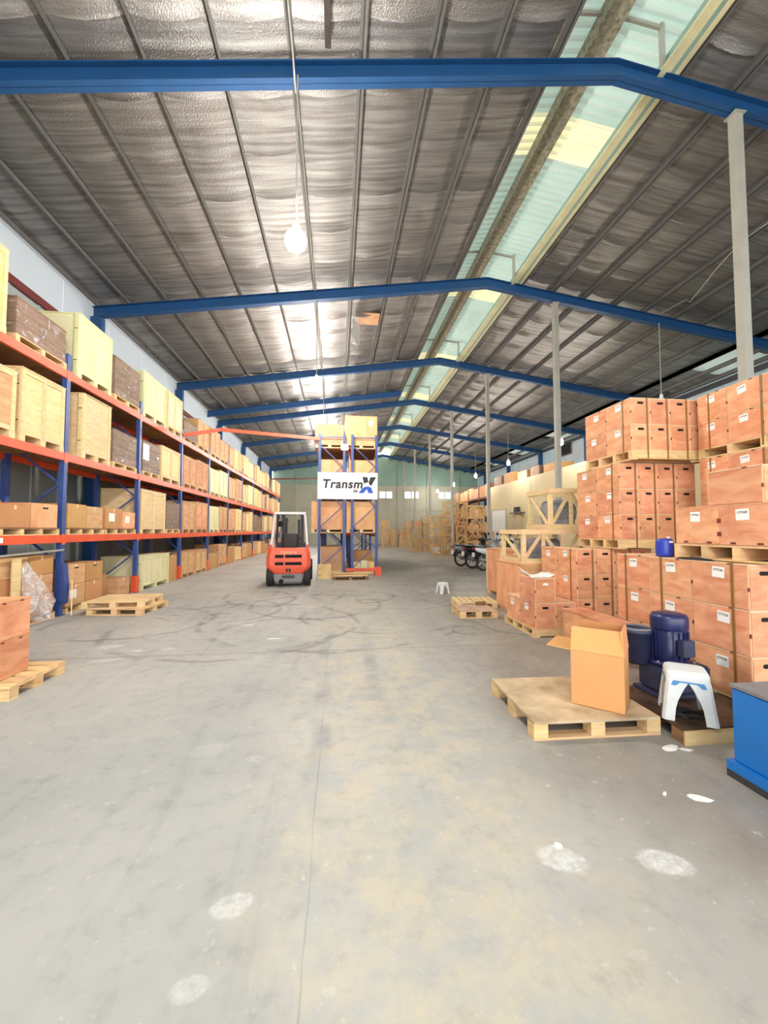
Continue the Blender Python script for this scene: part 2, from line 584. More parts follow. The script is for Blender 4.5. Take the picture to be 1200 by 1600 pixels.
def floor_mat():
    m, nt, b = node_mat('worn_concrete')
    L = nt.links.new
    geo = nt.nodes.new('ShaderNodeNewGeometry')
    P = geo.outputs['Position']

    def noise(scale, detail=6, rough=0.6, dist=0.0, vec=None):
        n = nt.nodes.new('ShaderNodeTexNoise')
        n.inputs['Scale'].default_value = scale
        n.inputs['Detail'].default_value = detail
        n.inputs['Roughness'].default_value = rough
        n.inputs['Distortion'].default_value = dist
        L(vec if vec is not None else P, n.inputs['Vector'])
        return n.outputs['Fac']

    def rng(x, a, b_, c=0.0, d=1.0, smooth=False):
        r = nt.nodes.new('ShaderNodeMapRange')
        if smooth:
            r.interpolation_type = 'SMOOTHSTEP'
        r.inputs[1].default_value = a
        r.inputs[2].default_value = b_
        r.inputs[3].default_value = c
        r.inputs[4].default_value = d
        L(x, r.inputs[0])
        return r.outputs[0]

    def math_(op, a, b_):
        n = nt.nodes.new('ShaderNodeMath')
        n.operation = op
        for i, x in enumerate((a, b_)):
            if isinstance(x, (int, float)):
                n.inputs[i].default_value = x
            else:
                L(x, n.inputs[i])
        return n.outputs[0]

    def mix(f, a, b_):
        n = nt.nodes.new('ShaderNodeMixRGB')
        for i, x in enumerate((f, a, b_)):
            if isinstance(x, tuple):
                n.inputs[i].default_value = (*lin(x), 1)
            elif isinstance(x, (int, float)):
                n.inputs[i].default_value = x
            else:
                L(x, n.inputs[i])
        return n.outputs[0]

    sep = nt.nodes.new('ShaderNodeSeparateXYZ')
    L(P, sep.inputs[0])
    X, Y = sep.outputs[0], sep.outputs[1]
    base = mix(rng(noise(0.55, 5), 0.35, 0.65), (158, 159, 155), (180, 178, 171))
    # warm worn band down the middle of the aisle
    wx = math_('ABSOLUTE', math_('SUBTRACT', X, 0.45), 0)
    band = math_('MULTIPLY', rng(wx, 0.25, 1.3, 1, 0, True), rng(noise(3.2, 8, 0.75), 0.42, 0.60))
    base = mix(math_('MULTIPLY', band, 0.65), base, (196, 184, 158))
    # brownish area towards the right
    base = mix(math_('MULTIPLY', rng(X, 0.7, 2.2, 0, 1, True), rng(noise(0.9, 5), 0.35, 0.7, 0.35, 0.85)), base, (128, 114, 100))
    fine = noise(7, 8, 0.7)
    base = mix(rng(fine, 0.52, 0.75, 0, 0.35), base, (112, 112, 110))
    base = mix(rng(noise(16, 4, 0.6), 0.63, 0.72, 0, 0.5), base, (206, 204, 196))
    # tyre rubber: long streaks along the aisle and curled ones farther off
    mp = nt.nodes.new('ShaderNodeMapping')
    mp.inputs['Scale'].default_value = (2.2, 0.22, 1)
    mp.inputs['Rotation'].default_value = (0, 0, 0.12)
    L(P, mp.inputs['Vector'])
    st = noise(1.1, 4, 0.55, 1.0, mp.outputs[0])
    base = mix(rng(st, 0.56, 0.70, 0, 0.22), base, (110, 112, 114))
    # curled tyre marks where the truck turns
    brk = rng(noise(1.3, 3), 0.42, 0.55)
    wz = math_('MULTIPLY', math_('SUBTRACT', noise(0.8, 2), 0.5), 0.5)
    for (cx, cy, rr) in ((-2.2, 8.2, 1.1), (-0.4, 8.6, 1.3), (0.9, 7.6, 1.5), (-1.6, 7.0, 1.9), (-2.6, 9.4, 1.6), (0.4, 9.6, 0.9), (-0.9, 6.4, 0.9), (1.6, 9.2, 1.2), (-1.2, 10.0, 1.4), (-3.4, 7.4, 1.2), (0.0, 7.6, 2.3)):
        vs = nt.nodes.new('ShaderNodeVectorMath')
        vs.operation = 'DISTANCE'
        vs.inputs[1].default_value = (cx, cy, 0)
        L(P, vs.inputs[0])
        dd = math_('ABSOLUTE', math_('SUBTRACT', math_('ADD', vs.outputs['Value'], wz), rr), 0)
        base = mix(math_('MULTIPLY', math_('MULTIPLY', rng(dd, 0.02, 0.075, 1, 0), brk), 0.42), base, (84, 84, 84))
    # two darker tyre lanes leading to the truck
    for cx in (-0.12, 0.42):
        wob = math_('MULTIPLY', math_('SUBTRACT', noise(0.35, 2), 0.5), 0.5)
        d = math_('ABSOLUTE', math_('SUBTRACT', math_('ADD', X, wob), cx), 0)
        lane = math_('MULTIPLY', rng(d, 0.03, 0.11, 1, 0, True), rng(noise(1.2, 5), 0.42, 0.6))
        lane = math_('MULTIPLY', lane, math_('MULTIPLY', rng(Y, 2.1, 3.2, 0, 1), rng(Y, 5.0, 7.0, 1, 0)))
        base = mix(math_('MULTIPLY', lane, 0.45), base, (110, 116, 120))
    # one straight hairline joint
    wob = math_('MULTIPLY', math_('SUBTRACT', noise(3.0, 3), 0.5), 0.03)
    d = math_('ABSOLUTE', math_('ADD', math_('ADD', X, 0.115), wob), 0)
    base = mix(math_('MULTIPLY', rng(d, 0.002, 0.006, 1, 0), rng(noise(1.4, 3), 0.35, 0.55, 0.05, 0.4)), base, (112, 108, 100))
    dj = math_('ABSOLUTE', math_('SUBTRACT', math_('ADD', Y, math_('MULTIPLY', wob, 2)), 5.35), 0)
    base = mix(math_('MULTIPLY', rng(dj, 0.012, 0.05, 1, 0), 0.35), base, (134, 116, 100))
    # patches of spilled white plaster
    pn = math_('MULTIPLY', math_('SUBTRACT', noise(11, 6, 0.75), 0.5), 0.2)
    holes = rng(noise(26, 6, 0.75), 0.36, 0.62, 0.15, 1.0)
    for (cx, cy, rx, ry, rot, k) in ((1.06, 1.87, 0.115, 0.085, -0.5, 0.95), (1.53, 1.795, 0.125, 0.075, -0.35, 0.95), (-0.425, 1.80, 0.095, 0.062, 0.2, 0.75),
                                     (-0.49, 1.505, 0.062, 0.048, 0.1, 0.55), (-0.02, 1.44, 0.03, 0.02, 0, 0.3), (1.10, 1.43, 0.04, 0.02, 0, 0.2),
                                     (-3.0, 5.85, 0.16, 0.10, 0.2, 0.8), (-2.75, 5.25, 0.2, 0.08, 0.3, 0.6), (-2.2, 5.65, 0.1, 0.07, 0, 0.6),
                                     (-0.9, 3.05, 0.16, 0.10, 0.2, 0.22), (-0.55, 2.9, 0.07, 0.04, 0, 0.3)):
        vs = nt.nodes.new('ShaderNodeVectorMath')
        vs.operation = 'SUBTRACT'
        vs.inputs[1].default_value = (cx, cy, 0)
        L(P, vs.inputs[0])
        mp2 = nt.nodes.new('ShaderNodeMapping')
        mp2.vector_type = 'TEXTURE'
        mp2.inputs['Rotation'].default_value = (0, 0, rot)
        mp2.inputs['Scale'].default_value = (rx * 10, ry * 10, 1)
        L(vs.outputs[0], mp2.inputs['Vector'])
        ln = nt.nodes.new('ShaderNodeVectorMath')
        ln.operation = 'LENGTH'
        L(mp2.outputs[0], ln.inputs[0])
        dd = math_('ADD', ln.outputs['Value'], math_('MULTIPLY', pn, 0.6))
        base = mix(math_('MULTIPLY', math_('MULTIPLY', rng(dd, 0.08, 0.104, 1, 0), holes), k), base, (210, 210, 206))
    L(base, b.inputs['Base Color'])
    L(rng(fine, 0.3, 0.7, 0.42, 0.68), b.inputs['Roughness'])
    b.inputs['Specular IOR Level'].default_value = 0.35
    bu = nt.nodes.new('ShaderNodeBump')
    bu.inputs['Strength'].default_value = 0.12
    bu.inputs['Distance'].default_value = 0.02
    L(fine, bu.inputs['Height'])
    L(bu.outputs[0], b.inputs['Normal'])
    return m


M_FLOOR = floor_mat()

# ------------------------------------------------------------------ the hall
XL, XR = -7.1, 16.4          # side walls
YF, YB = -6.0, 45.5          # open front, rear wall
RX, RZ, SL = 4.8, 9.75, 0.147   # ridge and slope: top of the rafters
PH = 0.15                    # purlin height


def zr(x):
    return RZ - SL * abs(x - RX)


FRAMES = [0.1 + 6.1 * k for k in range(0, 8)]      # 0.1, 6.2, 12.3 ...

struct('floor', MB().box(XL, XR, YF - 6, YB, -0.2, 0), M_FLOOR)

# left wall: cladding below, light band above (each sheet its own piece)
wl = struct('wall_left', bx(XL - 0.1, XL, YF, YB, 0, 6.95), M_WALLL)
k_rib = lambda: MB().prism([(0, 0), (0.025, 0.03), (0.025, 0.09), (0, 0.12)], 0, 6.9, 'z')
for i in range(46):
    cpart('cladding_rib', 'l', k_rib, M_WALLL, wl, (XL, 3.0 + i * 0.9, 0.02))
part('wall_top_rail', bx(XL, XL + 0.09, YF, YB, 6.9, 7.08), M_REDSTEEL, wl)
for i in range(24):
    y0 = YF + 0.3 + i * 2.1
    cpart('light_sheet', 'l', lambda: MB().box(-0.03, 0.0, 0, 2.07, 0, 0.99), M_SKY2, wl, (XL, y0, 7.08))
for y in FRAMES[1:]:
    part('column', bx(XL + 0.02, XL + 0.32, y - 0.1, y + 0.1, 0, zr(XL + 0.3) - 0.34), M_RAFTER, wl)

# right wall: pale cladding
wr = struct('wall_right', bx(XR, XR + 0.1, YF, YB, 0, 8.27), M_BLUECLAD)
for i in range(40):
    cpart('cladding_rib', 'r', lambda: MB().prism([(0, 0), (-0.025, 0.03), (-0.025, 0.09), (0, 0.12)], 4.4, 7.9, 'z'), M_BLUECLAD, wr, (XR, 8 + i * 0.9, 0))
for y in FRAMES[1:]:
    part('column', bx(XR - 0.32, XR - 0.02, y - 0.1, y + 0.1, 0, zr(XR - 0.3) - 0.34), M_RAFTER, wr)
part('eave_rail', bx(XR - 0.1, XR - 0.01, YF, YB, 7.78, 8.0), M_DARK, wr)
part('light_sheet', bx(XR - 0.03, XR - 0.012, 24.9, 27.0, 6.5, 7.6), M_SKY2, wr)
part('light_sheet', bx(XR - 0.03, XR - 0.012, 31.3, 34.4, 6.5, 7.5), M_SKY2, wr)
part('light_sheet', bx(XR - 0.03, XR - 0.012, 37.3, 40.4, 6.5, 7.5), M_SKY2, wr)

# rear wall with window openings
WIN = [(4.7, 6.25), (7.5, 9.35), (11.6, 13.15), (-2.2, -0.6)]
WZ0, WZ1 = 5.2, 6.05
wb = struct('wall_back', bx(XL, XR, YB, YB + 0.15, 0, WZ0), M_BLOCK)
xs = [XL] + [v for w in sorted(WIN) for v in w] + [XR]
for i in range(0, len(xs), 2):
    part('wall_pier', bx(xs[i], xs[i + 1], YB, YB + 0.15, WZ0, WZ1), M_BLOCK, wb)
part('wall_band', bx(XL, XR, YB, YB + 0.15, WZ1, 6.65), M_BLOCK, wb)
g = MB()
g.prism([(XL, 6.65), (XR, 6.65), (XR, zr(XR) + 0.2), (RX, RZ + 0.2), (XL, zr(XL) + 0.2)], YB + 0.02, YB + 0.12, 'y')
part('gable_cladding', g, M_GREENCLAD, wb)
part('wall_ledge', bx(XL, XR, YB - 0.08, YB, 3.85, 4.0), M_BLOCK, wb)
for x in (-4.6, -1.2, 2.6, 6.9, 10.3, 14.0):
    part('pilaster', bx(x - 0.12, x + 0.12, YB - 0.12, YB, 0, 6.65), M_BLOCK, wb)
    part('gable_post', bx(x - 0.08, x + 0.08, YB - 0.14, YB + 0.01, 6.65, zr(x) - 0.35), M_GREENCLAD, wb)
for i, (a, b_) in enumerate(sorted(WIN)):
    w = struct('window_%d' % (i + 1), None, None, (a, YB, WZ0))
    wd = b_ - a
    f = MB()
    f.box(0, wd, 0.02, 0.1, 0, 0.05).box(0, wd, 0.02, 0.1, 0.80, 0.85).box(0, 0.05, 0.02, 0.1, 0.05, 0.8).box(wd - 0.05, wd, 0.02, 0.1, 0.05, 0.8)
    f.box(wd / 2 - 0.06, wd / 2 + 0.06, 0.02, 0.1, 0.05, 0.8)
    part('window_frame', f, M_BLOCK, w)
    for s in (0, 1):
        x0 = 0.05 + s * (wd / 2 + 0.01)
        for k in range(3):
            part('pane', bx(x0 + 0.005, x0 + wd / 2 - 0.12, 0.055, 0.062, 0.06 + k * 0.25, 0.29 + k * 0.25), M_PANE, w)
    part('window_sill', bx(-0.05, wd + 0.05, -0.1, 0.02, -0.1, 0), M_BLOCK, w)

# roof: foil strips on purlins on blue frames
roof = struct('ceiling')
PUR_L = [-6.95, -6.1, -5.05, -4.0, -2.93, -1.85, -0.75, 0.36, 1.5, 2.58, 3.66]
PUR_R = [5.98, 7.04, 8.13, 9.22, 10.31, 11.4, 12.49, 13.58, 14.67]
PUR_E = [14.67, 15.5, 16.25]
LIGHTS = ((12.95, 15.6), (19.4, 21.6), (25.4, 27.6), (31.4, 34.0), (37.3, 40.0))


def foil(pur, seed, hgt=1.08):
    rnd = random.Random(seed)
    xs_ = []
    for i in range(len(pur) - 1):
        for k in range(4):
            xs_.append((pur[i] + (pur[i + 1] - pur[i]) * k / 4, k))
    xs_.append((pur[-1], 0))
    mb = MB()
    vs = []
    ny = 9
    ph = [rnd.uniform(0, 6.28) for _ in range(4)]
    for x, k in xs_:
        sag = (0, 0.75, 1.0, 0.75)[k]
        for j in range(ny):
            v = j / (ny - 1)
            edge = abs(v - 0.5) * 2
            z = zr(x) + PH + 0.004 - sag * (0.022 + 0.010 * (0.5 + 0.5 * math.sin(ph[0] + x * 1.7 + v * 5))) - sag * 0.085 * edge ** 6 * (1 if v > 0.5 else 0.1)
            z += sag * 0.009 * math.sin(ph[1] + v * 19 + x * 0.8)
            vs.append((x, v * hgt, z))
    fs = []
    for i in range(len(xs_) - 1):
        for j in range(ny - 1):
            a = i * ny + j
            fs.append((a, a + 1, a + ny + 1, a + ny))
    mb.add(vs, fs, True)
    return mb


n_str = int((YB - YF) / 1.06) + 1
for side, pur in (('left', PUR_L), ('right', PUR_R), ('eave', PUR_E)):
    for i in range(n_str):
        y = YF + i * 1.06
        if side == 'eave' and any(a_ - 0.6 < y < b__ - 0.4 for a_, b__ in LIGHTS):
            continue
        cpart('foil_strip', (side, i % 5), lambda: foil(pur, i * 3 + (side == 'left')), M_FOIL, roof, (0, y, 0.004 * (i % 2)))
    for x in pur:
        c = MB()
        z0 = zr(x)
        c.box(x - 0.004, x + 0.004, YF, YB, z0, z0 + PH - 0.004).box(x - 0.004, x + 0.055, YF, YB, z0, z0 + 0.012).box(x - 0.055, x + 0.004, YF, YB, z0 + PH - 0.016, z0 + PH - 0.004)
        part('purlin', c, M_PURLIN, roof)
part('roof_sheeting', MB().add([(XL - 0.3, YF, zr(XL) + 0.22), (3.45, YF, zr(3.45) + 0.25), (3.45, YB, zr(3.45) + 0.25), (XL - 0.3, YB, zr(XL) + 0.22)], [(0, 1, 2, 3)]), M_PURLIN, roof)
part('roof_sheeting', MB().add([(6.1, YF, zr(6.1) + 0.25), (14.6, YF, zr(14.6) + 0.23), (14.6, YB, zr(14.6) + 0.23), (6.1, YB, zr(6.1) + 0.25)], [(0, 1, 2, 3)]), M_PURLIN, roof)
ye = YF
for (a_, b__) in LIGHTS + ((YB, YB),):
    part('roof_sheeting', MB().add([(14.6, ye, zr(14.6) + 0.23), (XR + 0.3, ye, zr(XR) + 0.22), (XR + 0.3, a_, zr(XR) + 0.22), (14.6, a_, zr(14.6) + 0.23)], [(0, 1, 2, 3)]), M_PURLIN, roof)
    if a_ < YB:
        part('light_sheet', MB().add([(14.6, a_, zr(14.6) + 0.2), (XR + 0.3, a_, zr(XR) + 0.2), (XR + 0.3, b__, zr(XR) + 0.2), (14.6, b__, zr(14.6) + 0.2)], [(0, 1, 2, 3)]), M_SKY1, roof)
    ye = b__


def rafter(x0, x1):
    mb = MB()
    for x, xx in ((x0, x1),):
        za, zb = zr(x) - 0.003, zr(xx) - 0.003
        D = 0.31
        # web and two flanges, sheared along the slope
        for (y0, y1, t0, t1) in ((-0.006, 0.006, -D, 0), (-0.09, 0.09, -D, -D + 0.014), (-0.09, 0.09, -0.014, 0)):
            vs = [(x, y0, za + t0), (xx, y0, zb + t0), (xx, y1, zb + t0), (x, y1, za + t0), (x, y0, za + t1), (xx, y0, zb + t1), (xx, y1, zb + t1), (x, y1, za + t1)]
            mb.add(vs, [(0, 3, 2, 1), (4, 5, 6, 7), (0, 1, 5, 4), (1, 2, 6, 5), (2, 3, 7, 6), (3, 0, 4, 7)])
    return mb


for y in FRAMES:
    cpart('rafter', 'l', lambda: rafter(XL + 0.05, RX), M_RAFTER, roof, (0, y, 0))
    cpart('rafter', 'r', lambda: rafter(XR - 0.05, RX), M_RAFTER, roof, (0, y, 0))
# a second thin tie behind the fourth frame, as the hall has there
cpart('roof_tie', 't', lambda: rafter(XL + 0.05, 3.6), M_RAFTER, roof, (0, 22.6, 0.02))

# ridge monitor: raised corrugated light sheets over the gap
MZ, MX = 10.78, 4.75


def corr(sgn, w=1.0):
    mb = MB()
    prof = []
    n = 5
    for i in range(n):
        t = i * w / n
        prof += [(t, 0), (t + 0.09, 0), (t + 0.105, 0.08), (t + 0.185, 0.08)]
    prof.append((w, 0))
    vs = []
    for (y, dz) in prof:
        vs.append((MX, y, MZ + dz))
        vs.append((MX + sgn * 2.3, y, MZ - 2.3 * SL + dz))
    mb.add(vs, [(2 * i, 2 * i + 1, 2 * i + 3, 2 * i + 2) for i in range(len(prof) - 1)])
    return mb


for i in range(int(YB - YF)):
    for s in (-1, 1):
        cpart('light_sheet', ('mon', s), lambda: corr(s), M_SKY1 if i % 6 != 2 else M_SUNTINT, roof, (0, YF + i, 0))  # every few sheets take the painted sun tint
part('ridge_beam', bx(MX - 0.19, MX + 0.19, YF, YB, MZ - 0.34, MZ - 0.06), M_RUST, roof)
part('gutter_beam', bx(5.78, 5.86, YF, YB, zr(5.86) + 0.004, zr(5.86) + 0.42), M_GREENCLAD, roof)
part('gutter_flange', bx(5.60, 5.96, YF, YB, zr(5.96) + 0.02, zr(5.96) + 0.06), M_CREAMSTEEL, roof)
part('edge_purlin', bx(3.6, 3.68, YF, YB, zr(3.6) + PH, zr(3.6) + PH + 0.3), M_CREAMSTEEL, roof)
for y in FRAMES[1:]:
    for x in (3.72, 5.72):
        part('monitor_strut', bx(x - 0.035, x + 0.035, y - 0.035, y + 0.035, zr(x), MZ - abs(x - MX) * SL - 0.02), M_POST, roof)
    part('monitor_tie', MB().bar((3.72, y, MZ - 0.24), (4.75, y, MZ - 0.12), 0.05, 0.06).bar((4.75, y, MZ - 0.12), (5.72, y, MZ - 0.24), 0.05, 0.06), M_POST, roof)
# front gable above the wide open entrance behind the camera
struct('wall_front', MB().prism([(XL, 7.0), (XR, 7.0), (XR, zr(XR) + 0.2), (RX, RZ + 0.2), (XL, zr(XL) + 0.2)], YF, YF + 0.1, 'y'), M_BLUECLAD)

# white insulation flap and dark slat on the roof
fl = thing('insulation_flap', 'white insulation flap hanging loose from the roof foil', 'panel', (0.62, 14.3, 0))
part('hanging_flap', MB().add([(-0.13, -0.25, 9.12), (0.16, 0.3, 9.12), (0.17, 0.32, 8.42), (0.05, 0.05, 8.25), (-0.11, -0.22, 8.5), (-0.13, -0.23, 9.12), (0.16, 0.32, 9.12), (0.17, 0.34, 8.42), (0.05, 0.07, 8.25), (-0.11, -0.20, 8.5)],
                      [(0, 1, 2, 3, 4), (9, 8, 7, 6, 5), (0, 5, 6, 1), (1, 6, 7, 2), (2, 7, 8, 3), (3, 8, 9, 4), (4, 9, 5, 0)]), M_FLAP, fl)
part('exposed_vent', bx(0.12, 0.86, -0.3, 0.5, zr(1.2) + PH - 0.085, zr(1.2) + PH - 0.06), M_TAN, fl)
sl_ = one('roof_slat', 'dark brown slat hanging under the roof nearest the camera', 'slat', bx(-0.045, 0.045, -0.9, 0, 0, 0.11), M_SLATDARK, (-0.18, 5.9, 8.9 + 0.02))

# posts under the right slope
for k, y in enumerate(FRAMES[1:]):
    t = thing('support_post', 'grey steel post under the right roof slope, %s from the camera' % ORD[k], 'post', (7.13, y, 0), group='row of steel posts')
    cpart('shaft', 'p', lambda: bx(-0.075, 0.075, -0.075, 0.075, 0.012, zr(7.13) - 0.36), M_POST, t)
    cpart('base_plate', 'p', lambda: bx(-0.15, 0.15, -0.15, 0.15, 0, 0.012), M_POST, t)
    cpart('head_plate', 'p', lambda: bx(-0.11, 0.11, -0.11, 0.11, zr(7.13) - 0.36, zr(7.13) - 0.335), M_POST, t)


# pendant lamps hung from the frames
def lamp(x, y, zb, ztop, label, bulb, r=0.13):
    t = thing('pendant_lamp', label, 'lamp', (x, y, zb), group='pendant lamps')
    cpart('rod', (round(ztop - zb, 2)), lambda: MB().cyl((0, 0, 0.24), (0, 0, ztop - zb), 0.014, 8), M_POST, t)
    cpart('socket', 's', lambda: MB().lathe([(0.03, 0.27), (0.055, 0.22), (0.06, 0.12), (0.05, 0.10)], 12), M_WHITE, t)
    cpart('bulb', r, lambda: MB().lathe([(0.02, 0.13), (r * 0.55, 0.11), (r * 0.9, 0.04), (r, -0.03), (r * 0.9, -0.1), (r * 0.6, -0.155), (r * 0.2, -0.18), (0.005, -0.183)], 10), bulb, t)
    return t


for k, y in enumerate(FRAMES[:7]):
    zt = zr(-0.65) - 0.31
    lamp(-0.65, y - 0.12, 6.0, zt, 'lit pendant lamp of the left row, %s' % ('almost above the camera' if k == 0 else ORD[k - 1] + ' ahead of the camera'), M_BULB, 0.135 if k == 2 else 0.17 if k < 3 else 0.19)
for k, y in enumerate(FRAMES[2:8]):
    lamp(10.78, y - 0.12, 5.86, zr(10.78) - 0.31, ('unlit round bulb on a rod above the tall box tower' if k == 0 else 'pendant lamp of the right row, %s from the camera' % ORD[k]), M_BULBOFF if k == 0 else M_BULBDIM, 0.13 if k == 0 else 0.10)
part('power_conduit', MB().tube([(-0.72, -1, zr(-0.72) - 0.03), (-0.72, 6.05, zr(-0.72) - 0.03), (-0.70, 6.1, zr(-.7) - 0.34), (-0.70, 6.3, zr(-.7) - 0.34), (-0.71, 6.4, zr(-0.71) - 0.03), (-0.71, 30, zr(-0.71) - 0.03)], 0.016, 6), M_POST, roof)
one('lamp_cable', 'slack grey cable looping under the right roof slope', 'cable',
    MB().tube([(10.78, 12.1, zr(10.78) - 0.02), (10.9, 11.2, zr(10.9) - 0.02), (10.7, 10.9, 8.55), (10.3, 10.2, 8.42), (10.1, 9.4, 8.6), (10.2, 8.8, zr(10.2) - 0.03), (10.3, 7.0, zr(10.3) - 0.03)], 0.015, 6), M_POST)

# cream office block on the right
cw = struct('wall_office', bx(11.7, 11.85, 9.0, 30.35, 0, 4.75), M_CREAM)
part('office_end_wall', bx(11.85, 16.3, 30.2, 30.35, 0, 4.75), M_CREAM, cw)
part('office_near_wall', bx(11.85, 16.3, 9.0, 9.15, 0, 4.75), M_CREAM, cw)
part('office_roof', bx(11.7, 16.3, 9.0, 30.35, 4.75, 4.85), M_CREAM, cw)
part('corner_post', bx(11.62, 11.7, 30.2, 30.35, 0, 4.75), M_EDGE, cw)
for y in (23.3, 18.0):
    part('wall_seam', bx(11.69, 11.70, y, y + 0.03, 0, 4.75), M_BLOCK, cw)
d1 = struct('door_1', bx(11.62, 11.69, 26.9, 29.3, 0.02, 3.0), M_WHITE)
part('door_frame', MB().box(11.61, 11.70, 26.8, 26.9, 0, 3.06).box(11.61, 11.70, 29.3, 29.4, 0, 3.06).box(11.61, 11.70, 26.9, 29.3, 3.0, 3.06), M_BLOCK, d1)
part('door_handle', bx(11.58, 11.62, 27.05, 27.09, 1.0, 1.2), M_DARK, d1)
ws = thing('wall_shelf', 'small dark wall shelf beside the white office door', 'shelf', (11.7, 24.9, 2.68))
part('shelf_board', bx(-0.35, -0.002, -0.8, 0.8, 0, 0.06), M_GREY, ws)
part('bracket', MB().bar((-0.3, -0.6, 0), (-0.01, -0.6, -0.28), 0.03, 0.03), M_GREY, ws)
part('bracket', MB().bar((-0.3, 0.6, 0), (-0.01, 0.6, -0.28), 0.03, 0.03), M_GREY, ws)
one('meter_box', 'dark meter box standing on the small wall shelf', 'box', bx(-0.25, -0.05, -0.2, 0.3, 0.001, 0.33), M_DARK, (11.7, 24.9, 2.74), bevel=0.01)
gr = thing('exhaust_louvre', 'dark louvred exhaust vent high on the pale blue wall', 'vent', (XR - 0.06, 27.1, 6.95))
part('frame', MB().box(-0.03, 0.03, -0.7, 0.7, 0, 0.06).box(-0.03, 0.03, -0.7, 0.7, 0.84, 0.9).box(-0.03, 0.03, -0.7, -0.64, 0.06, 0.84).box(-0.03, 0.03, 0.64, 0.7, 0.06, 0.84), M_GREY, gr)
for i in range(6):
    cpart('slat', 'lv', lambda: MB().bar((-0.01, -0.64, 0), (-0.01, 0.64, 0), 0.012, 0.09, (0.6, 0, 1)), M_DARK, gr, (0, 0, 0.12 + i * 0.132))
part('backing', bx(0.02, 0.03, -0.64, 0.64, 0.06, 0.84), M_BLACK, gr)

# ------------------------------------------------------------------ pallets, boxes and crates (builders)
def stringer_pallet(lx, ly, loc, label, h=0.14, n=4, mat=M_PALLET, group='pallets under the box stacks', deck=M_PALLET):
    """stringers run along X, a thin plywood deck on top, boards below; origin at the low corner"""
    t = thing('pallet', label, 'pallet', loc, group=group)
    cpart('deck', (lx, ly, h), lambda: bx(0, lx, 0, ly, h - 0.018, h), deck, t)
    w = 0.07
    for i in range(n):
        y = i * (ly - w) / (n - 1)
        cpart('stringer', (lx, h), lambda: bx(0, lx, 0, w, 0.016, h - 0.0185), mat, t, (0, y, 0))
    for x in (0, lx - 0.09):
        cpart('bottom_board', ly, lambda: bx(0, 0.09, 0, ly, 0, 0.0155), mat, t, (x, 0, 0))
    return t


def block_pallet(lx, ly, loc, label, h=0.14, mat=M_PALLET, deck=M_PALLET, boards=0, rz=0, group='pallets on the floor'):
    t = thing('pallet', label, 'pallet', loc, rz, group=group)
    if boards:
        w = ly / boards * 0.72
        for i in range(boards):
            y = i * (ly - w) / (boards - 1)
            cpart('deck_board', (lx, w), lambda: bx(0, lx, 0, w, 0, 0.018), deck, t, (0, y, h - 0.018))
        for i in range(3):
            cpart('cross_board', ly, lambda: bx(0, 0.1, 0, ly, 0, 0.017), mat, t, (i * (lx - 0.1) / 2, 0, h - 0.0355))
        top = h - 0.036
    else:
        cpart('deck', (lx, ly), lambda: bx(0, lx, 0, ly, 0, 0.02), deck, t, (0, 0, h - 0.02))
        top = h - 0.0205
    bw = 0.11
    for i in range(3):
        for j in range(3):
            cpart('block', h, lambda: bx(0, bw, 0, bw, 0.0165, top), mat, t, (i * (lx - bw) / 2, j * (ly - bw) / 2, 0))
    for j in range(3):
        cpart('runner', lx, lambda: bx(0, lx, 0, 0.11, 0, 0.016), mat, t, (0, j * (ly - 0.11) / 2, 0))
    return t


def text_mesh(txt, size, mat, shear=0.0, bold=0.0, depth=0.0008, space=1.0):
    c = bpy.data.curves.new('print', 'FONT')
    c.body = txt
    c.size = size
    c.shear = shear
    c.extrude = depth
    c.offset = bold
    c.space_character = space
    c.align_x = 'CENTER'
    o = bpy.data.objects.new('print', c)
    COL.objects.link(o)
    bpy.context.view_layer.update()
    me = bpy.data.meshes.new_from_object(o.evaluated_get(bpy.context.evaluated_depsgraph_get()))
    bpy.data.objects.remove(o)
    me.materials.clear()
    me.materials.append(mat)
    return me


TXT_STICK = text_mesh('CTTUX', 0.036, M_INK, bold=0.0008)


def sticker(parent, loc, rot, w=0.12, h=0.09, tilt=0.0):
    o = cpart('sticker', (w, h), lambda: bx(-w / 2, w / 2, -h / 2, h / 2, 0, 0.0015), M_PAPER, parent)
    o.location = loc
    o.rotation_euler = rot
    o.rotation_euler.rotate_axis('Z', tilt)
    p = link('print', TXT_STICK, o, (0, h * 0.10, 0.002))
    p.scale = (w / 0.15, w / 0.15, 1)
    return o


ROT_MX = (R(90), 0, R(-90))     # a face that looks towards -X
ROT_PX = (R(90), 0, R(90))      # +X
ROT_MY = (R(90), 0, 0)          # -Y

SLOT = [(-0.036, -0.017), (0.036, -0.017), (0.047, -0.008), (0.047, 0.008), (0.036, 0.017), (-0.036, 0.017), (-0.047, 0.008), (-0.047, -0.008)]


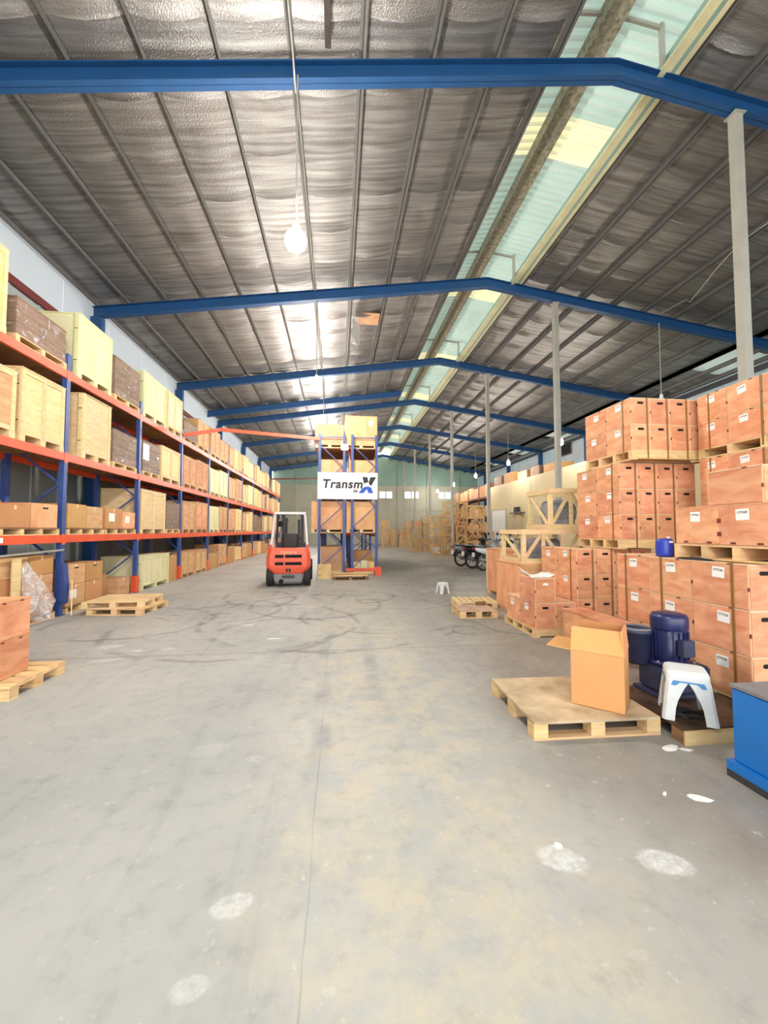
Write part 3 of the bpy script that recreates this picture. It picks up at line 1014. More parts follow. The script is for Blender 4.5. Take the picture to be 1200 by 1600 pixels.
def ply_box(loc, lx, ly, lz, label, slot=True, stick=1, group='reddish plywood boxes', tilt=0.0, name='plywood_box', clip=True, panel=M_RED):
    """box whose low corner (-X, -Y) sits at loc; visible faces are -X, -Y and the top"""
    t = thing(name, label, 'box', loc, group=group)
    g = 0.0015
    cpart('body', (lx, ly, lz), lambda: bx(0.006 + g, lx - g, 0.006 + g, ly - g, g, lz - 0.012), M_EDGE, t)
    cpart('lid', (lx, ly, lz), lambda: bx(g, lx - g, g, ly - g, lz - 0.0115, lz - g), M_EDGE, t)
    cpart('side_panel', (ly, lz), lambda: bx(g, 0.006, 0.012, ly - 0.012, 0.006, lz - 0.018), panel, t)
    cpart('end_panel', (lx, lz), lambda: bx(0.015, lx - 0.015, g, 0.006, 0.006, lz - 0.018), panel, t)
    if slot:
        cpart('hand_slot', 's', lambda: MB().prism(SLOT, -0.0012, 0.004, 'y'), M_BLACK, t, (lx / 2, 0, lz * 0.80))
    if stick:
        sticker(t, (0.0, ly * random.uniform(0.42, 0.6), lz * random.uniform(0.72, 0.78)), ROT_MX, 0.115, 0.095, tilt + random.uniform(-0.06, 0.06))
    if clip:
        cpart('clip', 'a', lambda: bx(-0.0005, 0.008, -0.022, 0.022, -0.010, 0.0), M_CLIP, t, (0, ly * 0.3, lz - 0.002))
        cpart('clip', 'b', lambda: bx(-0.0005, 0.012, -0.0005, 0.012, -0.016, 0.016), M_CLIP, t, (0, 0, lz * 0.45))
    return t


def strap(name_label, pts, w=0.022, mat=M_STRAP):
    mb = MB()
    for a, b_, up in pts:
        mb.bar(a, b_, w, 0.003, up)
    return one('strapping_band', name_label, 'strap', mb, mat, group='strapping bands')


# ---- near stack on the right (axis-aligned with the hall)
BW, BL, BH = 0.30, 0.535, 0.377
XS = 3.35
stringer_pallet(1.3, 1.09, (XS, 2.95, 0), 'floor pallet under the nearest tall stack of labelled boxes')
rows = ['bottom', 'middle', 'top']
for r_ in range(3):
    for c_ in range(2):
        for x_ in range(4):
            if x_ and c_:
                continue
            z = 0.14 + r_ * BH
            who = ('near corner' if c_ == 0 and x_ == 0 else 'far end' if c_ else '%s from the corner' % ORD[x_])
            ply_box((XS + x_ * BW, 2.96 + c_ * BL, z), BW, BL, BH, 'reddish plywood box in the %s row of the nearest stack, %s' % (rows[r_], who), stick=1 if x_ == 0 else 0,
                    panel=M_RED)
ztop = 0.14 + 3 * BH
strap('tan strap down the near end of the nearest box stack', [((XS - 0.004, 3.10, 0.05), (XS - 0.004, 3.10, ztop), (1, 0, 0)), ((XS - 0.004, 3.10, ztop + 0.003), (XS + 1.2, 3.10, ztop + 0.003), (0, 0, 1))])
strap('tan strap down the far end of the nearest box stack', [((XS - 0.004, 3.86, 0.05), (XS - 0.004, 3.86, ztop), (1, 0, 0)), ((XS - 0.004, 3.86, ztop + 0.003), (XS + 1.2, 3.86, ztop + 0.003), (0, 0, 1))])
# second load on top
PZ = ztop + 0.007
stringer_pallet(1.1, 0.98, (3.44, 2.80, PZ), 'pallet carrying the long two-label box on the nearest stack')
lb = thing('plywood_box', 'long reddish plywood box with two white labels on the nearest stack', 'box', (3.44, 2.81, PZ + 0.14))
part('body', bx(0.006, 0.9, 0.006, 0.95, 0.0015, 0.35), M_EDGE, lb)
part('side_panel', bx(0, 0.006, 0.01, 0.475, 0.008, 0.342), M_RED, lb)
part('side_panel', bx(0, 0.006, 0.478, 0.942, 0.008, 0.342), M_RED, lb)
part('end_panel', bx(0.01, 0.89, 0, 0.006, 0.008, 0.342), M_RED, lb)
part('lid', bx(0, 0.9, 0, 0.955, 0.3505, 0.362), M_RED, lb)
sticker(lb, (0, 0.26, 0.27), ROT_MX, 0.115, 0.095, 0.03)
sticker(lb, (0, 0.72, 0.265), ROT_MX, 0.105, 0.095, -0.02)
for y in (0.12, 0.35, 0.58, 0.83):
    cpart('clip', 'low', lambda: bx(-0.001, 0.006, -0.025, 0.025, -0.008, 0.01), M_CLIP, lb, (0, y, 0.02))
for z in (0.1, 0.22):
    cpart('clip', 'mid', lambda: bx(-0.001, 0.006, -0.02, 0.02, -0.02, 0.02), M_CLIP, lb, (0, 0.476, z))
ply_box((3.45, 2.90, PZ + 0.504), 0.42, 0.50, 0.315, 'plain reddish box without label on the long two-label box', stick=0)
# rear tower behind it
XQ = 5.12
for (zb, nr) in ((0.0, 3), (1.279, 3), (2.558, 2)):
    lv = {0.0: 'lowest', 1.279: 'middle', 2.558: 'topmost'}[zb]
    stringer_pallet(1.3, 1.34, (XQ, 3.82, zb), '%s pallet of the rearmost tower at the right edge' % lv)
    for r_ in range(nr):
        if zb == 0:
            continue
        for c_ in range(3):
            if zb < 2 and r_ < 1:
                continue
            y = 5.16 - (c_ + 1) * 0.445
            ply_box((XQ, y, zb + 0.14 + r_ * 0.3785), 0.62, 0.445, 0.3785,
                    'box in %s load of right-edge tower, %s row, %s from far end' % (lv, ['bottom', 'middle', 'top'][r_ + (1 if nr == 2 else 0)], ORD[c_]), slot=False, stick=1, tilt=0.1)
    if zb == 0:
        ply_box((XQ, 3.83, 0.14), 1.2, 1.3, 1.13, 'large plain reddish base crate under the right-edge tower', slot=False, stick=0)
    if 1 < zb < 2:
        ply_box((XQ, 3.83, zb + 0.14), 1.2, 1.3, 0.377, 'plain reddish crate low in the middle load of the right-edge tower', slot=False, stick=0)
    if zb > 1:
        for i, y in enumerate((4.98, 4.28)):
            strap('dark strap on the %s load of the right-edge tower, %s end' % (lv, ('far', 'near')[i]), [((XQ - 0.004, y, zb + 0.03), (XQ - 0.004, y, zb + 0.14 + nr * 0.3785), (1, 0, 0))])

# tall tower left of it: three loads
TOW = [(3.58, 5.72, 0.0, 3, 4, 2, 'lowest'), (4.12, 5.47, 1.279, 3, 4, 2, 'middle'), (4.14, 5.23, 2.558, 2, 4, 2, 'topmost')]
for (x0, y0, zb, nr, nc, nd, lv) in TOW:
    wd = 0.31
    stringer_pallet(nc * wd, nd * 0.53, (x0, y0, zb), '%s pallet of the tall four-column tower of boxes' % lv)
    for r_ in range(nr):
        for c_ in range(nc):
            for d_ in range(nd):
                if c_ and d_:
                    continue
                rn = (['bottom', 'middle', 'top'] if nr == 3 else ['bottom', 'top'])[r_]
                who = '%s column' % ORD[c_] if d_ == 0 else 'behind the first column'
                ply_box((x0 + c_ * wd, y0 + d_ * 0.53, zb + 0.14 + r_ * BH), wd, 0.53, BH, 'box in %s row of the %s load of the four-column tower, %s' % (rn, lv, who),
                        stick=1 if c_ == 0 else 0)
    zt_ = zb + 0.14 + nr * BH
    for i, xx in enumerate((x0 + 0.255, x0 + 0.565, x0 + 0.875)):
        strap('tan strap down the front of the %s tower load, %s from left' % (lv, ORD[i]), [((xx, y0 - 0.004, zb + 0.02), (xx, y0 - 0.004, zt_), (0, 1, 0))])
    strap('tan strap on the aisle side of the %s tower load' % lv, [((x0 - 0.004, y0 + 0.16, zb + 0.02), (x0 - 0.004, y0 + 0.16, zt_), (1, 0, 0))])
# pair of boxes between the nearest stack and the tower
stringer_pallet(0.66, 0.56, (3.42, 4.08, 0), 'small pallet under the strapped three-high box column', n=3)
for r_ in range(3):
    for x_ in range(2):
        ply_box((3.42 + x_ * 0.31, 4.09, 0.14 + r_ * BH), 0.31, 0.53, BH, 'box of the strapped column beside the nearest stack, %s row, %s' % (rows[r_], ('aisle side', 'inner side')[x_]), stick=1 if x_ == 0 else 0)
strap('tan strap on the three-high box column', [((3.416, 4.47, 0.05), (3.416, 4.47, ztop), (1, 0, 0))])

# small stack in front, with an opened box on top
stringer_pallet(0.70, 1.04, (2.84, 5.62, 0), 'pale pallet under the small two-column stack by the aisle', h=0.12)
for c_ in range(2):
    for d_ in range(2):
        if c_ and d_:
            continue
        ply_box((2.87 + c_ * 0.32, 5.64 + d_ * 0.5, 0.12), 0.32, 0.5, 0.372, 'low reddish box by the aisle, %s' % ('left near one under the opened box' if c_ == 0 and d_ == 0 else 'right near one' if c_ else 'far left one'), stick=1 if c_ == 0 else 0)
ob = ply_box((2.87, 5.64, 0.4935), 0.32, 0.5, 0.36, 'opened reddish box with white wrapping paper on the small stack', slot=False, stick=0)
pm = MB()
vs = []
for i in range(9):
    for j in range(7):
        u, v = i / 8, j / 6
        z = 0.012 + 0.012 * math.sin(u * 9 + v * 4) ** 2
        if u > 0.8:
            z += (u - 0.8) * 0.22
        if u < 0.15 and v > 0.3:
            z += (0.15 - u) * 0.75 * v
        vs.append((-0.02 + u * 0.35, 0.0 + v * 0.42, z))
pm.add(vs, [(i * 7 + j, i * 7 + j + 1, (i + 1) * 7 + j + 1, (i + 1) * 7 + j) for i in range(8) for j in range(6)], True)
wp = one('wrapping_paper', 'crumpled white paper sheet on the opened box', 'paper', pm, M_PAPER, (2.87, 5.66, 0.846))
sd = wp.modifiers.new('thick', 'SOLIDIFY')
sd.thickness = 0.004
sd.offset = 1
part('torn_patch', MB().prism([(-0.05, -0.015), (0.01, -0.02), (0.05, -0.004), (0.02, 0.018), (-0.03, 0.02)], -0.002, 0.002, 'y'), M_PAPER, ob, loc=(0.17, 0, 0.27))
# low cardboard-topped crate between
lc = thing('low_crate', 'low reddish plywood crate behind the open carton', 'crate', (3.08, 4.36, 0))
part('body', bx(0.01, 0.30, 0.01, 0.92, 0, 0.47), M_TAN, lc)
part('lid', bx(0, 0.31, 0, 0.94, 0.47, 0.49), M_RED, lc)
part('side_panel', bx(0, 0.01, 0.06, 0.86, 0.06, 0.46), M_RED, lc)
part('side_panel', bx(0.04, 0.27, 0, 0.01, 0.06, 0.46), M_RED, lc)

# tall plain crate and the crate under the slatted frames
kc = thing('plywood_crate', 'tall plain orange plywood crate beside the motorbikes', 'crate', (3.75, 8.15, 0))
part('skid', bx(0, 1.1, 0.05, 0.17, 0, 0.08), M_PINE, kc)
part('skid', bx(0, 1.1, 1.55, 1.67, 0, 0.08), M_PINE, kc)
part('body', bx(0.02, 1.1, 0, 1.74, 0.08, 1.09), M_ORPLY, kc)
part('lid', bx(0, 1.12, -0.01, 1.75, 1.09, 1.12), M_ORPLY, kc)
for y in (0, 0.8, 1.66):
    part('batten', bx(0.0, 0.019, y, y + 0.09, 0.08, 1.088), M_PINE, kc)
for y in (0.095, 0.895):
    part('panel', bx(0.008, 0.0195, y, y + 0.7 if y < 0.5 else 1.655, 0.10, 1.07), M_ORPLY, kc)
bc = thing('plywood_crate', 'brown plywood base crate under the two slatted machine frames', 'crate', (3.28, 6.95, 0))
part('body', bx(0, 1.5, 0, 1.15, 0, 0.93), M_TAN, bc)
part('lid', bx(-0.01, 1.51, -0.01, 1.16, 0.93, 0.95), M_ORPLY, bc)
part('side_panel', bx(-0.008, 0, 0.05, 1.1, 0.05, 0.9), M_ORPLY, bc)


def slat_frame(loc, lx, ly, lz, label, diag, machine):
    t = thing('slatted_crate', label, 'crate', loc, group='slatted machine crates')
    b = 0.07
    for x in (0, lx - b):
        for y in (0, ly - b):
            part('corner_post', bx(x, x + b, y, y + b, 0.09, lz - 0.09), M_PINE, t)
    for z in (0.0, lz - 0.09):
        for y in (-0.02, ly - 0.0):
            part('rail', bx(-0.03, lx + 0.03, y, y + 0.02, z, z + 0.09), M_PINEH, t)
        for x in (-0.02, lx):
            part('rail', bx(x, x + 0.02, 0, ly, z, z + 0.09), M_PINEH, t)
    part('base_board', bx(0, lx, 0, ly, 0.0, 0.03), M_PINEH, t)
    part('top_board', bx(0, lx, 0, 0.25, lz - 0.03, lz), M_PINEH, t)
    n = diag
    for i in range(n):
        x0 = b + i * (lx - b) / n
        x1 = b + (i + 1) * (lx - b) / n - b
        part('upright_slat', bx(x1, x1 + b, 0.0, 0.02, 0.09, lz - 0.09), M_PINE, t)
        a, c = ((x0, 0.035, 0.1), (x1, 0.035, lz - 0.1)) if i % 2 == 0 else ((x1, 0.035, 0.1), (x0, 0.035, lz - 0.1))
        part('diagonal_slat', MB().bar(a, c, 0.02, 0.065, (0, 0, 1)), M_PINE, t)
    part('diagonal_slat', MB().bar((0.01, 0.1, 0.1), (0.01, ly - 0.1, lz - 0.1), 0.02, 0.065), M_PINE, t)
    m = thing('wrapped_machine', machine, 'machine', (loc[0] + lx * 0.5, loc[1] + ly * 0.55, loc[2] + 0.031))
    r = min(lx * 0.28, ly * 0.30, lz * 0.30)
    hz = lz - 0.22
    part('housing', MB().cyl((-lx * 0.30, 0, hz * 0.55), (lx * 0.3, 0, hz * 0.55), r, 16), M_GREYMACH, m)
    part('foot', bx(-lx * 0.28, lx * 0.28, -r * 0.8, r * 0.8, 0, hz * 0.3), M_GREYMACH, m)
    part('terminal_box', bx(-0.1, 0.12, -0.09, 0.09, hz * 0.55 + r * 0.8, hz * 0.55 + r + 0.02), M_GREYMACH, m)
    return t


slat_frame((3.34, 7.0, 0.951), 1.18, 0.95, 0.62, 'lower pale slatted crate holding a grey wrapped machine', 3, 'grey film-wrapped machine inside the lower slatted crate')
slat_frame((3.90, 7.05, 1.575), 0.86, 0.85, 0.76, 'upper pale slatted crate holding a grey wrapped machine', 2, 'grey film-wrapped machine inside the upper slatted crate')

# ------------------------------------------------------------------ things on the floor at the right
block_pallet(1.0, 0.88, (1.45, 2.90, 0), 'stained plywood-topped pallet under the open brown carton', deck=M_STAINPLY, rz=R(-1.5), h=0.135)
CZ = 0.136
ct = thing('open_carton', 'open brown cardboard carton with raised flaps on a pallet', 'carton', (2.185, 3.19, CZ), R(-42))
a = 0.19
H_ = 0.435
part('body', MB().box(-a, a, -a, -a + 0.006, 0, H_).box(-a, a, a - 0.006, a, 0, H_).box(-a, -a + 0.006, -a + 0.006, a - 0.006, 0, H_).box(a - 0.006, a, -a + 0.006, a - 0.006, 0, H_).box(-a, a, -a, a, 0.0, 0.006), M_CARTON2, ct)


def flap(p0, p1, out, ln, name='flap'):
    p0, p1, out = Vector(p0), Vector(p1), Vector(out)
    q0, q1 = p0 + out * ln + (p1 - p0) * 0.02, p1 + out * ln - (p1 - p0) * 0.02
    n = (p1 - p0).cross(out).normalized() * 0.005
    vs = [p0, p1, q1, q0, p0 + n, p1 + n, q1 + n, q0 + n]
    part('flap', MB().add(vs, [(0, 1, 2, 3), (7, 6, 5, 4), (0, 4, 5, 1), (1, 5, 6, 2), (2, 6, 7, 3), (3, 7, 4, 0)]), M_CARTON2, ct)


up = lambda x, y, z: Vector((x, y, z)).normalized()
flap((-a, -a, H_), (a, -a, H_), up(0, 0.16, 1), 0.19)        # front left face
flap((a, -a, H_), (a, a, H_), up(-0.12, 0, 1), 0.19)         # right face
flap((a, a, H_), (-a, a, H_), up(0, -0.25, 1), 0.19)         # rear
flap((-a, a, H_), (-a, -a, H_), up(-1, 0.0, 0.05), 0.19)     # left, hanging out
dp = block_pallet(0.84, 0.80, (2.50, 2.72, 0), 'oil-stained dark pallet under the blue motor', deck=M_OILWOOD, mat=M_PALDARK, h=0.115)
part('front_board', bx(0, 0.84, -0.012, 0, 0.0, 0.1), M_PALLET, dp)

# blue gear motor
MX_, MY_, MZ_ = 2.96, 3.34, 0.116
mt = thing('gear_motor', 'navy blue electric gear motor standing on a stained pallet', 'motor', (MX_, MY_, MZ_))
part('gearbox_foot', bx(-0.24, 0.28, -0.15, 0.17, 0, 0.03), M_MOTORDARK, mt, 0.006)
part('gearbox', bx(-0.20, 0.28, -0.13, 0.15, 0.0305, 0.25), M_MOTORDARK, mt, 0.02)
part('flange', MB().lathe([(0.16, 0.251), (0.185, 0.256), (0.185, 0.283), (0.16, 0.288)], 24), M_MOTOR, mt)
part('motor_body', MB().lathe([(0.125, 0.2885), (0.128, 0.31), (0.128, 0.56), (0.12, 0.565)], 28), M_MOTOR, mt)
for i in range(18):
    an = 2 * math.pi * i / 18
    cpart('cooling_fin', 'f', lambda: bx(0.1285, 0.145, -0.004, 0.004, 0.315, 0.55), M_MOTOR, mt, rz=an)
part('fan_cowl', MB().lathe([(0.142, 0.5655), (0.146, 0.58), (0.146, 0.66), (0.132, 0.69), (0.09, 0.702), (0.01, 0.704)], 28), M_MOTOR, mt)
part('terminal_box', bx(-0.06, 0.06, -0.205, -0.147, 0.36, 0.50), M_MOTORDARK, mt, 0.006)
for i in range(6):
    an = 2 * math.pi * i / 6 + 0.3
    cpart('bolt', 'b', lambda: MB().cyl((0.168, 0, 0.283), (0.168, 0, 0.296), 0.012, 6), M_SILVER, mt, rz=an)
part('output_hub', MB().lathe([(0.10, 0.0), (0.12, 0.02), (0.12, 0.27), (0.14, 0.28), (0.14, 0.31), (0.10, 0.312), (0.095, 0.24), (0.01, 0.238)], 24, (-0.19, 0.16, 0.22)), M_MOTORDARK, mt)
part('hub_rim', MB().torus((-0.19, 0.16, 0.533), 0.12, 0.012, 'z', 24, 6), M_GREY, mt)


def stool(loc, rz, label, s=1.0, trim=True):
    t = thing('plastic_stool', label, 'stool', loc, rz, group='plastic stools')
    h, wt, wb_ = 0.375 * s, 0.138 * s, 0.175 * s

    def sq(w, z, n=6, k=0.32):
        pts = []
        for cx, cy, a0 in ((1, 1, 0), (-1, 1, 90), (-1, -1, 180), (1, -1, 270)):
            for i in range(n):
                an = R(a0 + 90 * i / (n - 1))
                pts.append(((cx * w * (1 - k)) + w * k * math.cos(an), (cy * w * (1 - k)) + w * k * math.sin(an), z))
        return pts
    top = MB().rings([sq(wt * 1.05, h - 0.07 * s), sq(wt * 1.04, h - 0.03 * s), sq(wt * 0.99, h - 0.008 * s), sq(wt * 0.9, h), sq(wt * 0.5, h - 0.004 * s)])
    part('seat', top, M_STOOL, t)
    for i in range(4):
        def leg():
            mb = MB()
            rr = []
            for q in range(7):
                u = q / 6
                z = (h - 0.068 * s) * (1 - u)
                w = wt * 1.05 + (wb_ - wt) * u
                # arm of the L-section gets narrower towards the foot, forming the arch
                arm = (0.15 - 0.068 * min(1, u * 1.7) ** 0.8) * s
                th = 0.012 * s
                rr.append([(w, w - arm, z), (w, w - 0.02 * s, z), (w - 0.02 * s, w, z), (w - arm, w, z), (w - arm, w - th, z), (w - 0.025 * s, w - th, z), (w - th, w - 0.025 * s, z), (w - th, w - arm, z)])
            return mb.rings(rr, False)
        cpart('leg', s, leg, M_STOOL, t, rz=R(90 * i))
    if trim:
        for i in range(4):
            cpart('blue_trim', s, lambda: MB().add([(wt * 1.05 + 0.0015, -0.10 * s, h - 0.07 * s), (wt * 1.05 + 0.0015, 0.10 * s, h - 0.07 * s), (wt * 1.1 + 0.002, 0.115 * s, h - 0.105 * s), (wt * 1.1 + 0.0012, 0.085 * s, h - 0.108 * s), (wt * 1.06 + 0.0015, 0.055 * s, h - 0.082 * s),
                                                    (wt * 1.06 + 0.0015, -0.055 * s, h - 0.082 * s), (wt * 1.1 + 0.0012, -0.085 * s, h - 0.108 * s), (wt * 1.1 + 0.002, -0.115 * s, h - 0.105 * s)], [(0, 1, 2, 3, 4, 5, 6, 7)]), M_STOOLBLUE, t, rz=R(90 * i))
    return t


stool((2.715, 2.92, 0.116), R(-36), 'white plastic stool with blue trim on the stained pallet', 0.96)
stool((2.6, 9.82, 0), R(20), 'small grey-white stool standing alone on the aisle floor', 0.72, False)
cb = MB()
pts = []
for i in range(60):
    an = i * 0.42
    rr = 0.07 + 0.035 * math.sin(i * 0.9) + 0.0006 * i
    pts.append((2.69 + rr * math.cos(an) * 0.8, 2.90 + rr * 0.8 * math.sin(an), 0.124 + 0.006 * math.sin(i * 1.7) + 0.0004 * i))
cb.tube(pts, 0.006, 5)
one('coiled_cable', 'tangled black cable under the white plastic stool', 'cable', cb, M_RUBBER)

# bright blue steel cabinet at the right edge
bt = thing('blue_cabinet', 'bright blue steel machine cabinet cut off by the right edge', 'cabinet', (2.50, 1.25, 0))
part('base_skirt', bx(-0.03, 0.75, -0.02, 1.12, 0.0, 0.045), M_DARK, bt)
part('plinth', bx(-0.03, 0.75, -0.02, 1.12, 0.045, 0.10), M_TANK, bt)
part('body', bx(0, 0.72, 0, 1.10, 0.1005, 0.555), M_TANK, bt, 0.008)
part('top_plate', bx(-0.006, 0.73, -0.006, 1.106, 0.556, 0.575), M_GREY, bt)

# blue can and black rag on the nearest stack
cn = thing('plastic_can', 'blue plastic can beside the long box on the nearest stack', 'can', (3.47, 3.94, ztop + 0.001))
part('body', MB().lathe([(0.065, 0), (0.08, 0.01), (0.084, 0.03), (0.084, 0.15), (0.078, 0.165), (0.08, 0.175), (0.06, 0.19), (0.02, 0.195)], 20), M_CAN, cn)
part('spout', MB().cyl((0.045, 0, 0.185), (0.045, 0, 0.215), 0.014, 10), M_WHITE, cn)
part('rim_tab', bx(-0.02, 0.02, -0.09, -0.082, 0.15, 0.17), M_WHITE, cn)
rg = MB()
n = 14
ring0, ring1, ring2 = [], [], []
for i in range(n):
    an = 2 * math.pi * i / n
    k = 1 + 0.18 * math.sin(i * 2.3)
    ring0.append((0.045 * k * math.cos(an), 0.2 * k * math.sin(an), 0))
    ring1.append((0.038 * k * math.cos(an), 0.17 * k * math.sin(an), 0.014))
    ring2.append((0.012 * math.cos(an), 0.06 * math.sin(an), 0.022 + 0.006 * math.sin(i)))
rg.rings([ring0, ring1, ring2])
one('black_rag', 'flat black rag lying before the pallet on the nearest stack', 'rag', rg, M_RUBBER, (3.392, 3.50, ztop + 0.001))

# pallets lying in the aisle at the right
block_pallet(0.62, 0.82, (3.18, 7.80, 0), 'pale slatted pallet lying in the aisle by the tall crate', boards=7, mat=M_PINE, deck=M_PINE, rz=R(84), h=0.13)
block_pallet(0.68, 0.62, (2.16, 6.98, 0), 'plywood-topped pallet lying before the slatted aisle pallet', deck=M_STAINPLY, rz=R(-2), h=0.13)
one('wood_block', 'greyish offcut block lying on the plywood-topped aisle pallet', 'block', bx(-0.09, 0.09, -0.05, 0.05, 0, 0.06), M_PALDARK, (2.72, 7.5, 0.1315), R(10), bevel=0.006)
sp = []
for i in range(26):
    u = i / 25
    sp.append((2.15 + u * 0.62 + 0.05 * math.sin(u * 9), 6.75 - u * 1.1 + 0.10 * math.sin(u * 7), 0.004 + 0.012 * abs(math.sin(u * 11))))
one('green_strap', 'loose green strapping lying on the floor by the small stack', 'strap', MB().tube(sp, 0.004, 4), M_GREENSTRAP)
sp = [(2.0 + 0.22 * math.cos(t * 0.5), 6.15 + 0.25 * math.sin(t * 0.5), 0.004 + 0.003 * (t % 2)) for t in range(11)]
one('green_strap', 'curled green strapping loop on the floor before the aisle pallets', 'strap', MB().tube(sp, 0.004, 4), M_GREENSTRAP)

# paper scraps on the floor
SCR = [((2.36, 2.69), 0.075, 0.045, 0.3, 'torn white paper lying below the stained pallet'), ((2.46, 2.66), 0.04, 0.02, -0.3, 'smaller torn paper beside the one below the stained pallet'),
       ((2.09, 2.18), 0.06, 0.03, -0.4, 'crumpled white paper scrap before the blue cabinet'), ((1.92, 2.24), 0.022, 0.008, 0.7, 'thin pale splinter of paper left of the crumpled scrap'),
       ((1.09, 1.945), 0.02, 0.018, 0, 'round white dab on the left floor patch'), ((-2.55, 5.6), 0.06, 0.012, 0.1, 'flat white strip on the floor near the left crates'),
       ((-1.45, 6.9), 0.10, 0.02, 0.2, 'pale wood sliver on the floor before the forklift'), ((-0.9, 6.0), 0.10, 0.02, 0.1, 'small pale wood sliver at the middle of the floor')]
for (p, w, h, rz, lb_) in SCR:
    n = 9
    poly = [((w + random.uniform(-.2, .2) * w) * math.cos(2 * math.pi * i / n), (h + random.uniform(-.25, .25) * h) * math.sin(2 * math.pi * i / n)) for i in range(n)]
    one('paper_scrap', lb_, 'scrap', MB().prism(poly, 0.0008, 0.004, 'z'), M_PAPER, (p[0], p[1], 0), rz, 'scraps on the floor')

# ------------------------------------------------------------------ pallet racks
LEV = [1.47, 2.98, 4.52]       # tops of the beams


def rack(name, label, x_rows, y0, bay, nb, top, levels, mat_up=M_BLUE, mat_beam=M_ORANGE, brace=True, foot=None):
    """x_rows: list of (front x, rear x) frames side by side; bays run along Y"""
    t = thing(name, label, 'rack', (0, y0, 0))
    hw = 0.045
    for (xa, xb) in x_rows:
        lo, hi = min(xa, xb), max(xa, xb)
        for k in range(nb + 1):
            y = k * bay
            for x in (lo, hi):
                s = 1 if x == lo else -1
                cpart('upright', ('u', top, s), lambda: MB().box(-0.045, 0.045, -0.05, 0.05, 0.008, top), mat_up, t, (x + s * 0.045, y, 0))
                cpart('foot_plate', 'f', lambda: bx(-0.075, 0.075, -0.08, 0.08, 0, 0.0075), mat_up, t, (x + s * 0.045, y, 0))
            if brace:
                z, i = 0.25, 0
                while z < top - 0.75:
                    a_, b__ = (lo + 0.09, hi - 0.09) if i % 2 == 0 else (hi - 0.09, lo + 0.09)
                    cpart('brace', (lo, hi, i % 2), lambda: MB().bar((a_, 0, 0), (b__, 0, 0.72), 0.03, 0.03), mat_up, t, (0, y, z))
                    z += 0.72
                    i += 1
                cpart('tie_bar', (lo, hi), lambda: bx(lo + 0.09, hi - 0.09, -0.015, 0.015, 0, 0.03), mat_up, t, (0, y, top - 0.12))
        for z in levels:
            for k in range(nb):
                for x, s in ((lo, 1), (hi, -1)):
                    cpart('beam', (bay, s), lambda: MB().box(min(0, s * 0.05), max(0, s * 0.05), 0.052, bay - 0.052, -0.14, 0), mat_beam, t, (x, k * bay, z))
                    cpart('beam_connector', 'c', lambda: bx(-0.006, 0.0, -0.05, 0.05, -0.17, 0.02) if True else None, mat_beam, t, (x if s > 0 else x + 0.006, k * bay, z - 0.005))
                cpart('shelf_deck', (lo, hi, bay), lambda: bx(lo + 0.055, hi - 0.055, 0.06, bay - 0.06, -0.03, -0.003), M_PALDARK, t, (0, k * bay, z))
    return t


LY0, BAY, NB = 5.25, 2.8, 11
lr = rack('pallet_rack', 'long blue and orange pallet rack along the left wall', [(-6.05, -5.0)], LY0, BAY, NB, 4.85, LEV)
for k in range(1, NB + 1):
    if k == 1:
        part('upright_guard', MB().prism([(-5.02, 0.28), (-4.92, 0.22), (-4.91, 0.55), (-4.95, 0.95), (-5.0, 0.95)], -0.07, 0.07, 'y'), M_BLUE, lr, loc=(0, k * BAY - 0.0, 0))
    else:
        cpart('upright_guard', 'o', lambda: MB().box(-4.998, -4.985, -0.08, 0.08, 0.01, 0.42).box(-5.1, -4.998, -0.08, -0.052, 0.01, 0.42), M_ORANGE, lr, loc=(0, k * BAY, 0))
part('beam_tag', bx(-5.0, -4.996, 1.25, 1.45, 1.36, 1.44), M_PAPER, lr)


